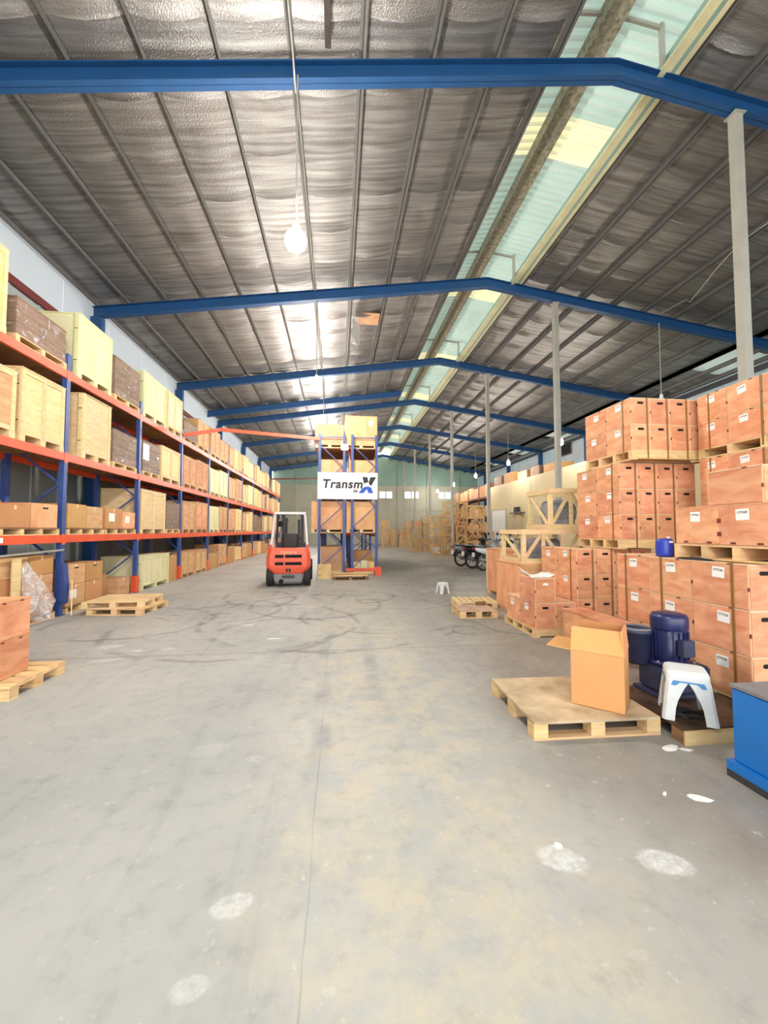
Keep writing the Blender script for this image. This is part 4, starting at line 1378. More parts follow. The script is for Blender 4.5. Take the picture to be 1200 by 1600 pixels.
# ---- loads: front face looks towards +X (front at x=0 of the load, depth towards -X)
def skid_crate(loc, dp_, ly, h, label, panel=M_PINE, frame=M_PINE, vb=1, group='crates on the left rack', skid=0.11, hb=True, mirror=1, stick=False, slots=True):
    t = thing('wooden_crate', label, 'crate', loc, group=group)
    s = mirror
    X = lambda a_, b__: (min(-s * a_, -s * b__), max(-s * a_, -s * b__))
    for i in range(3):
        y = i * (ly - 0.12) / 2
        cpart('skid', (dp_, skid, s), lambda: bx(*X(0.0, dp_), 0, 0.12, 0, skid), frame, t, (0, y, 0))
    cpart('body', (dp_, ly, h, s), lambda: bx(*X(0.018, dp_), 0.018, ly - 0.01, skid + 0.0005, h - 0.02), panel, t)
    cpart('lid', (dp_, ly, s), lambda: bx(*X(-0.006, dp_), 0.0, ly, 0, 0.0195), frame, t, (0, 0, h - 0.0195))
    hh = h - 0.0205 - skid
    bw_ = 0.075
    nbt = vb + 2
    for i in range(nbt):
        y = 0.019 + i * (ly - 0.03 - bw_) / (nbt - 1)
        cpart('batten', (hh, s), lambda: bx(*X(0.0, 0.0175), 0, bw_, 0, hh), frame, t, (0, y, skid + 0.0005))
    if hb:
        for z in (skid + 0.0005, h - 0.0205 - 0.075):
            for i in range(nbt - 1):
                st = (ly - 0.03 - bw_) / (nbt - 1)
                cpart('rail', (round(st, 3), s), lambda: bx(*X(0.003, 0.0175), 0, st - bw_ - 0.002, 0, 0.075), frame, t, (0, 0.019 + i * st + bw_ + 0.001, z))
    # near end
    for x0 in (0.02, dp_ - 0.095):
        cpart('end_batten', (hh, x0, s), lambda: bx(*X(x0, x0 + 0.075), 0.0, 0.0175, 0, hh), frame, t, (0, 0, skid + 0.0005))
    for z in (0.2, 0.75):
        cpart('clip', 'k', lambda: bx(-0.03, 0.03, -0.001, 0.001, -0.008, 0.008), M_SLATDARK, t, (-s * 0.06, -0.0005, skid + hh * z))
    if stick:
        sticker(t, (s * 0.001, ly * 0.5, h * 0.6), ROT_PX if s > 0 else ROT_MX, 0.2, 0.16)
    return t


def wrapped_load(loc, dp_, ly, h, label, near=True, mat=M_BROWN, white=False, group='film-wrapped loads on the left rack'):
    t = thing('wrapped_load', label, 'crate', loc, group=group)
    for i in range(3):
        cpart('pallet_stringer', (dp_,), lambda: bx(-dp_, 0, 0, 0.09, 0.016, 0.10), M_PALDARK if not near else M_PALLET, t, (0, i * (ly - 0.09) / 2, 0))
    cpart('pallet_board', (ly, 'b'), lambda: bx(-0.1, 0, 0, ly, 0, 0.0155), M_PALLET, t)
    cpart('pallet_deck', (dp_, ly), lambda: bx(-dp_, 0, 0, ly, 0.1005, 0.12), M_PALLET, t)
    n = max(3, int((h - 0.14) / 0.17))
    ph = (h - 0.122) / n
    cpart('core', (dp_, ly, h), lambda: bx(-dp_ + 0.02, -0.045, 0.045, ly - 0.03, 0.121, h - 0.021), mat, t)
    for i in range(n):
        z = 0.1215 + i * ph
        cpart('plank', (ly, n, h), lambda: bx(-0.044, -0.02, 0.022, ly - 0.02, 0, ph - 0.006), mat, t, (0, 0, z))
        cpart('end_plank', (dp_, n, h), lambda: bx(-dp_ + 0.02, -0.045, 0.02, 0.044, 0, ph - 0.006), mat, t, (0, 0, z))
    cpart('lid', (dp_, ly), lambda: bx(-dp_ + 0.01, -0.012, 0.012, ly - 0.012, 0, 0.02), mat, t, (0, 0, h - 0.02))
    if near:
        cpart('film', (dp_, ly, h), lambda: bx(-dp_ + 0.012, -0.006, 0.006, ly - 0.008, 0.122, h - 0.03), M_FILM, t)
    if white:
        part('label_sheet', bx(-0.018, -0.0045, ly * 0.02, ly * 0.35, h * 0.45, h * 0.9), M_PAPER, t)
    return t


def carton(loc, dp_, ly, h, label, mat=M_CARTON, group='cartons on the left rack', s=1, label_white=False, tape=True, slot=False):
    t = thing('carton', label, 'carton', loc, group=group)
    cpart('body', (dp_, ly, h, s), lambda: bx(min(0, -s * dp_), max(0, -s * dp_), 0, ly, 0.001, h), mat, t, bevel=0.006)
    if tape:
        cpart('tape', (dp_, ly, h, s), lambda: MB().box(min(s * 0.001, -s * dp_), max(s * 0.001, -s * dp_), ly / 2 - 0.025, ly / 2 + 0.025, h, h + 0.001).box(min(0, s * 0.001), max(0, s * 0.001), ly / 2 - 0.025, ly / 2 + 0.025, h - 0.07, h), M_EDGE, t)
    if label_white:
        part('paper_label', bx(0, 0.002, ly * 0.2, ly * 0.55, h * 0.35, h * 0.75), M_PAPER, t)
    if slot:
        part('hand_slot', bx(-0.001 if s > 0 else -0.0015, 0.0015, ly * 0.42, ly * 0.62, h * 0.78, h * 0.85), M_BLACK, t)
    return t


def lab(kind, lv, bay_i, pos):
    shelf = {0: 'under the left rack', 1: 'on left rack lowest shelf', 2: 'on left rack middle shelf', 3: 'on left rack top shelf'}[lv]
    return '%s %s, %s bay%s' % (kind, shelf, ORD[bay_i], (', ' + pos) if pos else '')


FX = -5.0
Z1, Z2, Z3 = LEV[0] + 0.001, LEV[1] + 0.001, LEV[2] + 0.001
D = 1.0
# top shelf, measured loads
skid_crate((FX, 5.35, Z3), D, 1.25, 1.30, lab('pale plywood crate', 3, 0, 'at the left edge'), M_PLY, M_PINE)
wrapped_load((FX, 6.78, Z3), D, 1.2, 0.72, lab('brown film-wrapped crate', 3, 0, 'beside the blue upright'))
skid_crate((FX, 8.30, Z3), D, 1.17, 1.27, lab('tall pale green crate', 3, 1, 'nearer one'), M_GREEN, M_GREEN)
wrapped_load((FX, 9.60, Z3), D, 1.18, 1.00, lab('brown film-wrapped crate', 3, 1, 'farther one'))
skid_crate((FX, 10.95, Z3), D, 1.40, 1.19, lab('pale green crate', 3, 2, 'nearer one'), M_GREEN, M_GREEN)
skid_crate((FX, 12.42, Z3), D, 1.16, 1.19, lab('pale green crate', 3, 2, 'farther one'), M_GREEN, M_PINE)
# middle shelf
skid_crate((FX, 5.55, Z2), D, 1.3, 1.05, lab('weathered pine crate', 2, 0, 'at the left edge'), M_TAN, M_PINE)
skid_crate((FX, 6.93, Z2), D, 1.05, 1.19, lab('large framed pine crate', 2, 0, 'beside the upright'), M_PINE, M_PINEH)
skid_crate((FX, 8.50, Z2), D, 1.0, 1.30, lab('tall pine crate', 2, 1, 'nearer one'), M_PINE, M_PINE, vb=0, hb=False)
wrapped_load((FX, 9.60, Z2), D, 1.1, 0.88, lab('brown film-wrapped crate', 2, 1, 'farther one'))
wrapped_load((FX, 11.00, Z2), D, 1.0, 0.94, lab('brown wrapped load with white sheet', 2, 2, 'nearer one'), white=True)
skid_crate((FX, 12.1, Z2), D, 1.4, 1.02, lab('pine crate', 2, 2, 'farther one'), M_PINE, M_PINE, vb=1)


def rack_pallet(y, ly, z, label, dp_=1.0):
    t = thing('pallet', label, 'pallet', (FX, y, z), group='pallets on the left rack')
    cpart('deck', (dp_, ly), lambda: bx(-dp_, 0, 0, ly, 0.1, 0.12), M_PALDARK, t)
    for i in range(4):
        cpart('stringer', dp_, lambda: bx(-dp_, 0, 0, 0.08, 0.0165, 0.0995), M_PALLET, t, (0, i * (ly - 0.08) / 3, 0))
    cpart('bottom_board', ly, lambda: bx(-0.1, 0, 0, ly, 0, 0.016), M_PALLET, t)
    return t


# lowest shelf
rack_pallet(5.5, 1.05, Z1, 'brown pallet on the lowest rack shelf at the left edge')
rack_pallet(6.62, 1.32, Z1, 'brown pallet under the two cartons on the lowest shelf, first bay')
carton((FX - 0.05, 5.55, Z1 + 0.121), 0.9, 0.95, 0.45, lab('plain brown carton', 1, 0, 'at the left edge'))
carton((FX - 0.02, 6.63, Z1 + 0.121), 0.42, 0.62, 0.36, lab('low brown carton', 1, 0, 'middle one'))
carton((FX - 0.46, 6.63, Z1 + 0.121), 0.5, 0.62, 0.46, lab('brown carton', 1, 0, 'behind the low carton'))
carton((FX - 0.02, 7.27, Z1 + 0.121), 0.85, 0.64, 0.42, lab('light brown carton with hand slot', 1, 0, 'beside the upright'), M_ORPLY, slot=True)
rack_pallet(8.15, 1.2, Z1, 'brown pallet on the lowest rack shelf, second bay, nearer one')
carton((FX - 0.02, 8.17, Z1 + 0.121), 0.9, 0.58, 0.47, lab('brown carton', 1, 1, 'nearest one'))
carton((FX - 0.02, 8.76, Z1 + 0.121), 0.9, 0.56, 0.45, lab('brown carton', 1, 1, 'second one'), M_TAN)
rack_pallet(9.38, 1.35, Z1, 'brown pallet on the lowest rack shelf, second bay, farther one')
carton((FX - 0.02, 9.42, Z1 + 0.121), 0.5, 0.68, 0.46, lab('brown carton with white label', 1, 1, 'third one'), label_white=True)
carton((FX - 0.02, 10.12, Z1 + 0.121), 0.5, 0.6, 0.40, lab('reddish carton with small label', 1, 1, 'farthest one'), M_RED, label_white=True)
skid_crate((FX - 0.01, 11.0, Z1), D, 1.48, 1.16, lab('large pale pine crate', 1, 2, 'nearer one'), M_PINE, M_PINE)
wrapped_load((FX, 12.52, Z1), D, 1.06, 0.93, lab('dark brown wrapped crate', 1, 2, 'farther one'))
# under the rack
rack_pallet(5.5, 1.1, 0, 'floor pallet under the rack at the left edge')
carton((FX - 0.02, 5.52, 0.121), 0.9, 1.05, 0.85, lab('tall brown carton', 0, 0, 'at the left edge'))
rack_pallet(6.70, 1.2, 0, 'floor pallet under the rack, first bay, below the draped film')
for i, (dz, hh) in enumerate(((0, 0.34), (0.342, 0.33), (0.674, 0.32))):
    for j in range(2):
        carton((FX - 0.02 - (0.02 if i else 0), 6.72 + j * 0.59, 0.121 + dz), 0.9, 0.57, hh, lab('brown carton in the %s layer' % rows[i], 0, 0, ('nearer', 'farther')[j] + ' column'), M_CARTON if (i + j) % 2 else M_TAN)
rack_pallet(8.18, 1.22, 0, 'floor pallet under the rack, second bay, nearer one')
for i, (dz, hh) in enumerate(((0, 0.4), (0.402, 0.38))):
    for j in range(2):
        carton((FX - 0.02, 8.2 + j * 0.6, 0.121 + dz), 0.9, 0.58, hh, lab('brown carton in the %s layer' % ('lower', 'upper')[i], 0, 1, ('nearer', 'second')[j] + ' column'), M_CARTON if j else M_TAN, label_white=(i == 0 and j == 0), slot=(i == 1))
carton((FX - 0.3, 9.46, 0.001), 0.6, 0.62, 0.55, lab('brown carton with hanging film', 0, 1, 'third column'))
carton((FX - 0.08, 10.12, 0.001), 0.6, 0.55, 0.42, lab('low brown carton', 0, 1, 'beside the orange foot guard'), M_TAN)
skid_crate((FX + 0.02, 11.05, 0), D, 1.70, 0.89, lab('long pale green crate', 0, 2, ''), M_GREEN, M_GREEN, vb=2)
carton((FX - 0.05, 12.80, 0.001), 0.9, 0.72, 0.78, lab('brown carton', 0, 2, 'farthest one'))
# farther bays, in order of depth
KINDS_ = {'p': (M_PLY, M_PINE, 'pale plywood crate'), 'g': (M_GREEN, M_GREEN, 'whitish crate'), 't': (M_TAN, M_TAN, 'tan plywood crate'), 'r': (M_RED, M_TAN, 'reddish plywood crate'), 'n': (M_PINE, M_PINE, 'pine crate')}
SEQ = {3: ['bt', 'tt', 'tpt', 'pg', 'tpn', 'ntp', 'bg', 'tn'], 2: ['rr', 'gg', 'tt', 'pg', 'pp', 'tbn', 'tp', 'tn'], 1: ['tr', 'gt', 'tp', 'tpp', 'bb', 'tgt', 'pt', 'tp'], 0: ['tt', 'ct', 'cp', 'tc', 'tp', 'cc', 'tp', 'ct']}
for lv, seqs in SEQ.items():
    z = (0.0, Z1, Z2, Z3)[lv]
    for i, sq_ in enumerate(seqs):
        bi = 3 + i
        y0 = LY0 + BAY * bi + 0.09
        avail = BAY - 0.18
        n = len(sq_)
        wy = avail / n - 0.06
        for j, c in enumerate(sq_):
            pos = (['nearer one', 'farther one'] if n == 2 else ['nearest one', 'middle one', 'farthest one'])[j]
            h = random.choice((0.95, 1.02, 1.08, 1.13)) if lv == 3 else random.choice((1.0, 1.06, 1.12, 1.16)) if lv else random.choice((0.72, 0.85, 0.95))
            if lv == 3 and i == 0 and j == 0:
                h = 0.78
            y = y0 + j * (avail / n) + 0.03
            if c == 'b':
                wrapped_load((FX, y, z), D, wy, h * 0.9, lab('dark brown wrapped load', lv, bi, pos), near=(i < 1))
            elif c == 'c':
                carton((FX - 0.03, y, z + 0.001), 0.9, wy, h * 0.85, lab('brown carton', lv, bi, pos))
            else:
                pm_, fm_, nm = KINDS_[c]
                skid_crate((FX, y, z), D, wy, h, lab(nm, lv, bi, pos), pm_, fm_, vb=1 if n == 2 else 0, hb=(i < 3))

# film draped over the near floor cartons, leaning boards
fm = MB()
vs = []
NU, NV = 16, 12
for i in range(NU):
    for j in range(NV):
        u, v = i / (NU - 1), j / (NV - 1)
        spread = 0.10 + 0.75 * min(1, v * 1.15) ** 0.8 if v < 0.72 else 0.85 - (v - 0.72) * 1.9
        y = 7.15 + (u - 0.5) * spread + 0.25 * v
        z = 1.02 - 0.96 * v + 0.025 * math.sin(u * 17 + v * 5)
        x = FX + 0.02 + 0.05 * math.sin(u * 13 + v * 3) * v + 0.10 * v
        vs.append((x, y, max(z, 0.012)))
fm.add(vs, [(i * NV + j, i * NV + j + 1, (i + 1) * NV + j + 1, (i + 1) * NV + j) for i in range(NU - 1) for j in range(NV - 1)], True)
fd = one('plastic_film', 'crumpled clear plastic film draped over the floor cartons of the first bay', 'film', fm, M_DRAPE)
sd = fd.modifiers.new('thick', 'SOLIDIFY')
sd.thickness = 0.002
one('leaning_plank', 'thin pale plank leaning beside the blue upright guard', 'plank', MB().bar((-4.80, 8.02, 0.01), (-4.89, 8.16, 0.62), 0.02, 0.07), M_PINE)
one('upright_board', 'pale upright board standing before the floor cartons at left', 'plank', bx(0, 0.025, 0, 0.17, 0, 1.13), M_PINE, (FX + 0.03, 6.84, 0.001))
one('slanting_lath', 'thin grey lath lying across the front of the floor cartons', 'plank', MB().bar((-4.87, 5.9, 1.16), (-4.96, 8.0, 1.20), 0.03, 0.03), M_POST)

# pallets lying before the rack
block_pallet(1.0, 0.95, (-4.55, 8.02, 0), 'lower pale pallet of the two lying before the rack', mat=M_PALLET, deck=M_PALLET, boards=6, rz=R(-6), h=0.12)
block_pallet(1.05, 0.95, (-4.62, 7.98, 0.121), 'upper pale pallet lying askew before the rack', mat=M_PINE, deck=M_PINE, boards=6, rz=R(2), h=0.12)
# reddish crates at the left edge
block_pallet(1.5, 0.75, (-4.45, 4.10, 0), 'pale pallet under the reddish boxes at the left edge', mat=M_PALLET, deck=M_PALLET, boards=5, h=0.13)
for i in range(2):
    t = thing('plywood_box', 'reddish plywood box at the left edge, %s of two' % ('lower', 'upper')[i], 'box', (-3.14, 4.14, 0.131 + i * 0.37), group='boxes at the left edge')
    part('body', bx(-1.0, -0.006, 0.006, 0.46, 0.0015, 0.357), M_EDGE, t)
    part('side_panel', bx(-0.0055, 0, 0.01, 0.45, 0.006, 0.35), M_RED, t)
    part('end_panel', bx(-0.99, -0.012, 0, 0.0055, 0.006, 0.35), M_RED, t)
    part('lid', bx(-1.0, 0, 0, 0.465, 0.3575, 0.369), M_RED, t)
    for y in (0.12, 0.34):
        cpart('clip', 'e', lambda: bx(-0.005, 0.001, -0.02, 0.02, -0.008, 0.008), M_CLIP, t, (0, y, 0.352))

# ------------------------------------------------------------------ double rack with the banner
RY = 14.42
dr = rack('pallet_rack', 'blue double pallet rack in mid-aisle carrying the white banner', [(-0.68, 0.28), (0.48, 1.44)], RY, 2.8, 3, 5.0, LEV)
part('foot_guard', bx(1.30, 1.52, -0.55, -0.10, 0.005, 0.28), M_ORANGE, dr)
part('foot_guard', bx(0.30, 1.30, -0.53, -0.48, 0.16, 0.26), M_ORANGE, dr)
part('white_plate', bx(0.12, 0.38, -0.07, -0.055, 4.42, 4.64), M_WHITE, dr)
GX = 'crates on the double rack'
for (x0, x1, z, h, mat, nm, yb) in ((-0.92, 0.27, Z1, 1.12, M_ORPLY, 'orange plywood crate on the lowest shelf of the double rack, left', 0.0), (0.32, 1.40, Z1, 1.12, M_ORPLY, 'orange plywood crate on the lowest shelf of the double rack, right', 0.0),
                                    (-0.62, 0.24, Z2, 1.12, M_ORPLY, 'orange plywood crate behind the banner of the double rack, left', 0.0), (0.40, 1.38, Z2, 1.12, M_ORPLY, 'orange plywood crate behind the banner of the double rack, right', 0.0),
                                    (-0.80, 0.22, Z3, 0.86, M_TAN, 'low tan crate on top of the double rack, left', 0.0), (0.26, 1.43, Z3, 1.2, M_ORPLY, 'tall orange crate with white label on top of the double rack', 0.0)):
    t = thing('wooden_crate', nm, 'crate', (x0, RY + 0.10 + yb, z), group=GX)
    w = x1 - x0
    for i in range(3):
        part('skid', bx(i * (w - 0.12) / 2, i * (w - 0.12) / 2 + 0.12, 0, 1.2, 0, 0.11), M_PINE, t)
    part('body', bx(0, w, 0.01, 1.2, 0.1105, h - 0.02), mat, t)
    part('lid', bx(-0.005, w + 0.005, 0, 1.2, h - 0.0195, h), mat, t)
    part('base_board', bx(0, w, -0.012, 0.0, 0.0, 0.03), M_PINE, t)
    for x in (0.0, w - 0.07):
        part('end_batten', bx(x, x + 0.07, -0.006, 0.0095, 0.1105, h - 0.02), M_ORPLY, t)
    if 'white label' in nm:
        part('paper_label', bx(w - 0.3, w - 0.15, 0.006, 0.0095, h - 0.34, h - 0.16), M_PAPER, t)
for (x0, w, y, z, lb_) in ((-0.60, 0.84, 1.45, Z1, 'rear left crate on the lowest shelf of the double rack'), (0.56, 0.8, 1.45, Z1, 'rear right crate on the lowest shelf of the double rack'), (0.56, 0.8, 1.45, Z3, 'rear right crate on top of the double rack')):
    skid_crate((x0, RY + y, z), w, 1.15, 1.0, lb_, M_TAN, M_TAN, group=GX, mirror=-1)
# banner
bn = thing('banner', 'white banner with dark lettering hung on the double rack', 'banner', (-0.70, RY - 0.075, 2.665))
part('sheet', bx(0, 2.13, 0, 0.012, 0, 0.95), M_BANNER, bn)
tm = text_mesh('Transm', 0.43, M_INK, shear=0.16, bold=0.014, depth=0.002, space=1.1)
o = link('lettering', tm, bn, (0.87, -0.003, 0.40))
o.rotation_euler = ROT_MY
xl = MB()
xl.add([(1.58, -0.004, 0.80), (1.76, -0.004, 0.80), (1.80, -0.004, 0.62), (1.64, -0.004, 0.56)], [(0, 1, 2, 3)])
xl.add([(1.87, -0.004, 0.80), (2.08, -0.004, 0.80), (1.90, -0.004, 0.48), (1.79, -0.004, 0.56)], [(0, 1, 2, 3)])
part('dark_half_of_logo', xl, M_INK, bn)
xl = MB()
xl.add([(1.44, -0.004, 0.22), (1.62, -0.004, 0.22), (1.74, -0.004, 0.36), (1.80, -0.004, 0.22), (1.97, -0.004, 0.22), (1.90, -0.004, 0.42), (1.76, -0.004, 0.48), (1.58, -0.004, 0.40)], [(0, 1, 2, 7), (2, 6, 7), (2, 3, 4, 5), (2, 5, 6)])
part('blue_half_of_logo', xl, M_INKBLUE, bn)
o = link('lettering', text_mesh('a', 0.26, M_BANNER, shear=0.2, bold=0.006, depth=0.002), bn, (1.77, -0.008, 0.46))
o.rotation_euler = ROT_MY
xl = MB()
for i in range(9):
    xl.box(0.3 + i * 0.075, 0.3 + i * 0.075 + 0.05, -0.003, -0.001, 0.275, 0.30)
part('fine_print', xl, M_INKPINK, bn)
part('small_stamp', bx(1.26, 1.42, -0.003, -0.001, 0.24, 0.34), M_GREY, bn)
pk = MB()
for (p, q) in (((0.93, 0.43), (1.0, 0.08)), ((1.0, 0.08), (1.14, 0.04)), ((1.05, 0.40), (1.0, 0.30)), ((1.0, 0.30), (1.03, 0.2)), ((0.9, 0.3), (1.12, 0.28))):
    pk.bar((p[0], -0.003, p[1]), (q[0], -0.003, q[1]), 0.003, 0.02)
part('pink_scribble', pk, M_INKPINK, bn)
# under the double rack
wrapped_load((0.22, RY + 0.1, 0), 0.82, 1.1, 0.98, 'brown film-wrapped bundle on the floor of the double rack', mat=M_CARTON, group='loads under the double rack')
carton((0.58, RY + 0.12, 0.0), 0.24, 0.6, 0.42, 'narrow tan carton on the floor of the double rack, right side', s=-1, group='loads under the double rack', mat=M_PINE)
carton((0.84, RY + 0.12, 0.0), 0.26, 0.6, 0.46, 'greenish carton on the floor of the double rack, right side', s=-1, group='loads under the double rack', mat=M_GREEN)
carton((1.11, RY + 0.12, 0.0), 0.22, 0.6, 0.44, 'pale carton on the floor of the double rack, right side', s=-1, group='loads under the double rack', mat=M_PLY)
carton((0.60, RY + 0.9, 0.0), 0.72, 0.7, 0.8, 'tall brown carton behind the low ones under the double rack', s=-1, group='loads under the double rack')
sc = skid_crate((-0.61, 13.15, 0), 0.42, 0.5, 0.44, 'small pale plywood box before the double rack', M_PLY, M_PINE, vb=0, group='loads before the double rack', mirror=-1, skid=0.03)
block_pallet(1.12, 0.7, (-0.14, 12.72, 0), 'dark pallet with planks lying before the double rack', mat=M_PALDARK, deck=M_PALLET, boards=5, h=0.14)
for i, (x0, ln, y, z, rz, lb_) in enumerate(((0.0, 0.95, 12.80, 0.1415, 1, 'lowest loose plank on the dark pallet'), (-0.1, 1.15, 12.95, 0.166, -2, 'middle loose plank on the dark pallet'), (0.05, 1.05, 12.85, 0.191, 2, 'topmost loose plank on the dark pallet'))):
    one('loose_plank', lb_, 'plank', bx(0, ln, 0, 0.22, 0, 0.024), M_PALLET, (x0, y, z), R(rz), 'planks on the dark pallet')
# cross-aisle ties between the racks
t = thing('tie_beam', 'bent orange tie beam bridging the aisle between both racks', 'beam', (0, 14.0, 0))
part('beam_piece', MB().bar((-5.0, -0.30, 4.66), (-3.92, 0, 4.95), 0.06, 0.11), M_ORANGE, t)
part('beam_piece', MB().bar((-3.92, 0, 4.95), (-0.63, 0.36, 4.80), 0.06, 0.11), M_ORANGE, t)
t = thing('tie_beam', 'far dark red tie beam from the left rack across the aisle', 'beam', (0, 30.4, 0))
part('beam_piece', MB().bar((-5.02, -0.05, 4.7), (-4.9, 0, 5.35), 0.08, 0.1), M_REDSTEEL, t)
part('beam_piece', MB().bar((-4.95, 0, 5.35), (3.0, 0, 5.6), 0.08, 0.1), M_REDSTEEL, t)
part('beam_piece', MB().bar((3.0, 0, 5.6), (3.0, 0, 0.0), 0.1, 0.1, (0, 1, 0)), M_REDSTEEL, t)

# ------------------------------------------------------------------ fork lift truck, seen from behind (x right, y forward)
fk = thing('forklift', 'orange-red forklift truck parked with its rear towards the camera', 'forklift', (-1.33, 11.35, 0), R(3))


def cw_ring(z, w, y0, yb, ch=0.10):
    return [(-w + ch, y0, z), (w - ch, y0, z), (w, y0 + ch, z), (w, yb, z), (-w, yb, z), (-w, y0 + ch, z)]


part('counterweight', MB().rings([cw_ring(0.36, 0.44, 0.06, 0.5), cw_ring(0.46, 0.53, 0.02, 0.5), cw_ring(0.56, 0.60, 0.0, 0.5), cw_ring(0.80, 0.60, 0.0, 0.5), cw_ring(0.96, 0.57, 0.03, 0.5), cw_ring(1.06, 0.54, 0.08, 0.5)], False), M_FORKRED, fk, 0.012)
for z in (0.60, 0.80):
    part('vent_slot', bx(-0.36, 0.36, -0.004, 0.03, z, z + 0.085), M_BLACK, fk)
    part('vent_bar', bx(-0.13, -0.09, -0.007, -0.004, z, z + 0.085), M_FORKRED, fk)
part('tow_recess', bx(-0.06, 0.06, 0.012, 0.04, 0.42, 0.50), M_BLACK, fk)
part('tow_pin', MB().cyl((0, 0.01, 0.41), (0, 0.01, 0.52), 0.018, 8), M_GREY, fk)
o = link('lettering', text_mesh('TOYOTA', 0.10, M_EDGE, bold=0.003, depth=0.002, space=1.15), fk, (0, 0.012, 0.905))
o.rotation_euler = (R(106), 0, 0)
part('lower_bumper', MB().rings([cw_ring(0.08, 0.34, 0.10, 0.45, 0.04), cw_ring(0.14, 0.38, 0.05, 0.45, 0.04), cw_ring(0.355, 0.43, 0.05, 0.45, 0.05)], False), M_GREY, fk, 0.01)
part('bumper_recess', bx(-0.17, 0.17, 0.035, 0.06, 0.24, 0.32), M_DARK, fk)
part('exhaust_pipe', MB().cyl((-0.19, -0.03, 0.16), (-0.19, 0.08, 0.16), 0.06, 12), M_BLACK, fk)


def wheel(x0, x1, y, r, nm):
    s = 1 if x1 > x0 else -1
    xi, xo = sorted((x0, x1))
    m = fk
    w = part(nm, MB().lathe([(r * 0.55, xi), (r * 0.93, xi), (r, xi + 0.03), (r, xo - 0.03), (r * 0.93, xo), (r * 0.55, xo)], 28, (0, y, r), 'x'), M_RUBBER, m)
    part('rim', MB().lathe([(r * 0.12, xi + 0.02), (r * 0.55, xi + 0.01), (r * 0.55, xo - 0.01), (r * 0.4, xo - 0.04), (r * 0.12, xo - 0.03)], 20, (0, y, r), 'x'), M_FORKWHITE, w)


for s in (-1, 1):
    wheel(s * 0.42, s * 0.60, 0.34, 0.27, 'rear_wheel')
    wheel(s * 0.42, s * 0.64, 1.72, 0.33, 'front_wheel')
part('chassis', bx(-0.42, 0.42, 0.5, 1.95, 0.16, 0.62), M_DARK, fk)
part('side_step', bx(-0.58, -0.42, 0.75, 1.3, 0.28, 0.34), M_DARK, fk)
part('side_step', bx(0.42, 0.58, 0.75, 1.3, 0.28, 0.34), M_DARK, fk)
part('engine_hood', bx(-0.50, 0.50, 0.5, 1.18, 0.62, 1.04), M_FORKRED, fk, 0.02)
part('front_cowl', bx(-0.5, 0.5, 1.62, 1.85, 0.62, 1.18), M_DARK, fk, 0.02)
part('floor_plate', bx(-0.5, 0.5, 1.18, 1.62, 0.60, 0.64), M_DARK, fk)
sx = part('seat_back', MB().rings([[(x * 0.25 * k + 0.0, 0.80 + dy + yy * 0.05, z) for (x, yy) in ((-1, -1), (-0.6, -1.4), (0.6, -1.4), (1, -1), (1, 1), (0.6, 1.2), (-0.6, 1.2), (-1, 1))] for (z, k, dy) in ((1.06, 0.9, 0), (1.2, 1.0, -0.02), (1.40, 0.95, -0.05), (1.46, 0.75, -0.06))]), M_SEAT, fk)
part('seat_cushion', bx(-0.25, 0.25, 0.78, 1.15, 1.045, 1.16), M_SEAT, fk, 0.03)
st = part('steering_wheel', MB().torus((0, 0, 0), 0.17, 0.016, 'z', 24, 6), M_BLACK, fk, loc=(0, 1.42, 1.30))
st.rotation_euler = (R(28), 0, 0)
part('steering_column', MB().cyl((0, 1.62, 1.1), (0, 1.43, 1.29), 0.03, 10), M_DARK, fk)
for s in (-1, 1):
    part('rear_pillar', MB().bar((s * 0.50, 0.42, 1.04), (s * 0.42, 0.62, 2.02), 0.06, 0.06), M_FORKWHITE, fk)
    part('front_pillar', MB().bar((s * 0.48, 1.72, 1.15), (s * 0.42, 1.50, 2.04), 0.06, 0.07), M_DARK, fk)
    part('roof_rail', MB().bar((s * 0.42, 0.56, 2.05), (s * 0.42, 1.56, 2.07), 0.07, 0.06), M_DARK, fk)
part('roof_crossbar', bx(-0.45, 0.45, 0.54, 0.62, 2.02, 2.09), M_FORKWHITE, fk)
part('roof_crossbar', bx(-0.45, 0.45, 1.50, 1.58, 2.04, 2.10), M_DARK, fk)
for i in range(5):
    x = -0.30 + i * 0.15
    cpart('roof_bar', 'b', lambda: bx(-0.015, 0.015, 0.62, 1.50, 2.035, 2.075), M_DARK, fk, (x, 0, 0))
for s in (-1, 1):
    part('mast_channel', bx(s * 0.30 - 0.05, s * 0.30 + 0.05, 1.98, 2.12, 0.08, 2.15), M_DARK, fk)
    part('lift_cylinder', MB().cyl((s * 0.20, 1.95, 0.1), (s * 0.20, 1.95, 1.9), 0.035, 10), M_DARK, fk)
    part('fork', MB().box(s * 0.26 - 0.06, s * 0.26 + 0.06, 2.26, 2.30, 0.05, 0.6).box(s * 0.26 - 0.06, s * 0.26 + 0.06, 2.30, 3.3, 0.05, 0.09), M_DARK, fk)
part('mast_crossbar', bx(-0.25, 0.25, 2.0, 2.1, 2.06, 2.15), M_DARK, fk)
part('mast_crossbar', bx(-0.25, 0.25, 2.0, 2.1, 1.25, 1.33), M_DARK, fk)
part('fork_carriage', MB().box(-0.48, 0.48, 2.14, 2.25, 0.12, 0.24).box(-0.48, 0.48, 2.14, 2.25, 0.46, 0.58), M_DARK, fk)
part('fan_disc', MB().lathe([(0.09, -0.02), (0.1, 0), (0.09, 0.02)], 16, (-0.20, 1.44, 1.86), 'y'), M_DARK, fk)
part('mirror', bx(-0.34, -0.20, 0.60, 0.63, 1.66, 1.82), M_BLACK, fk, 0.01)
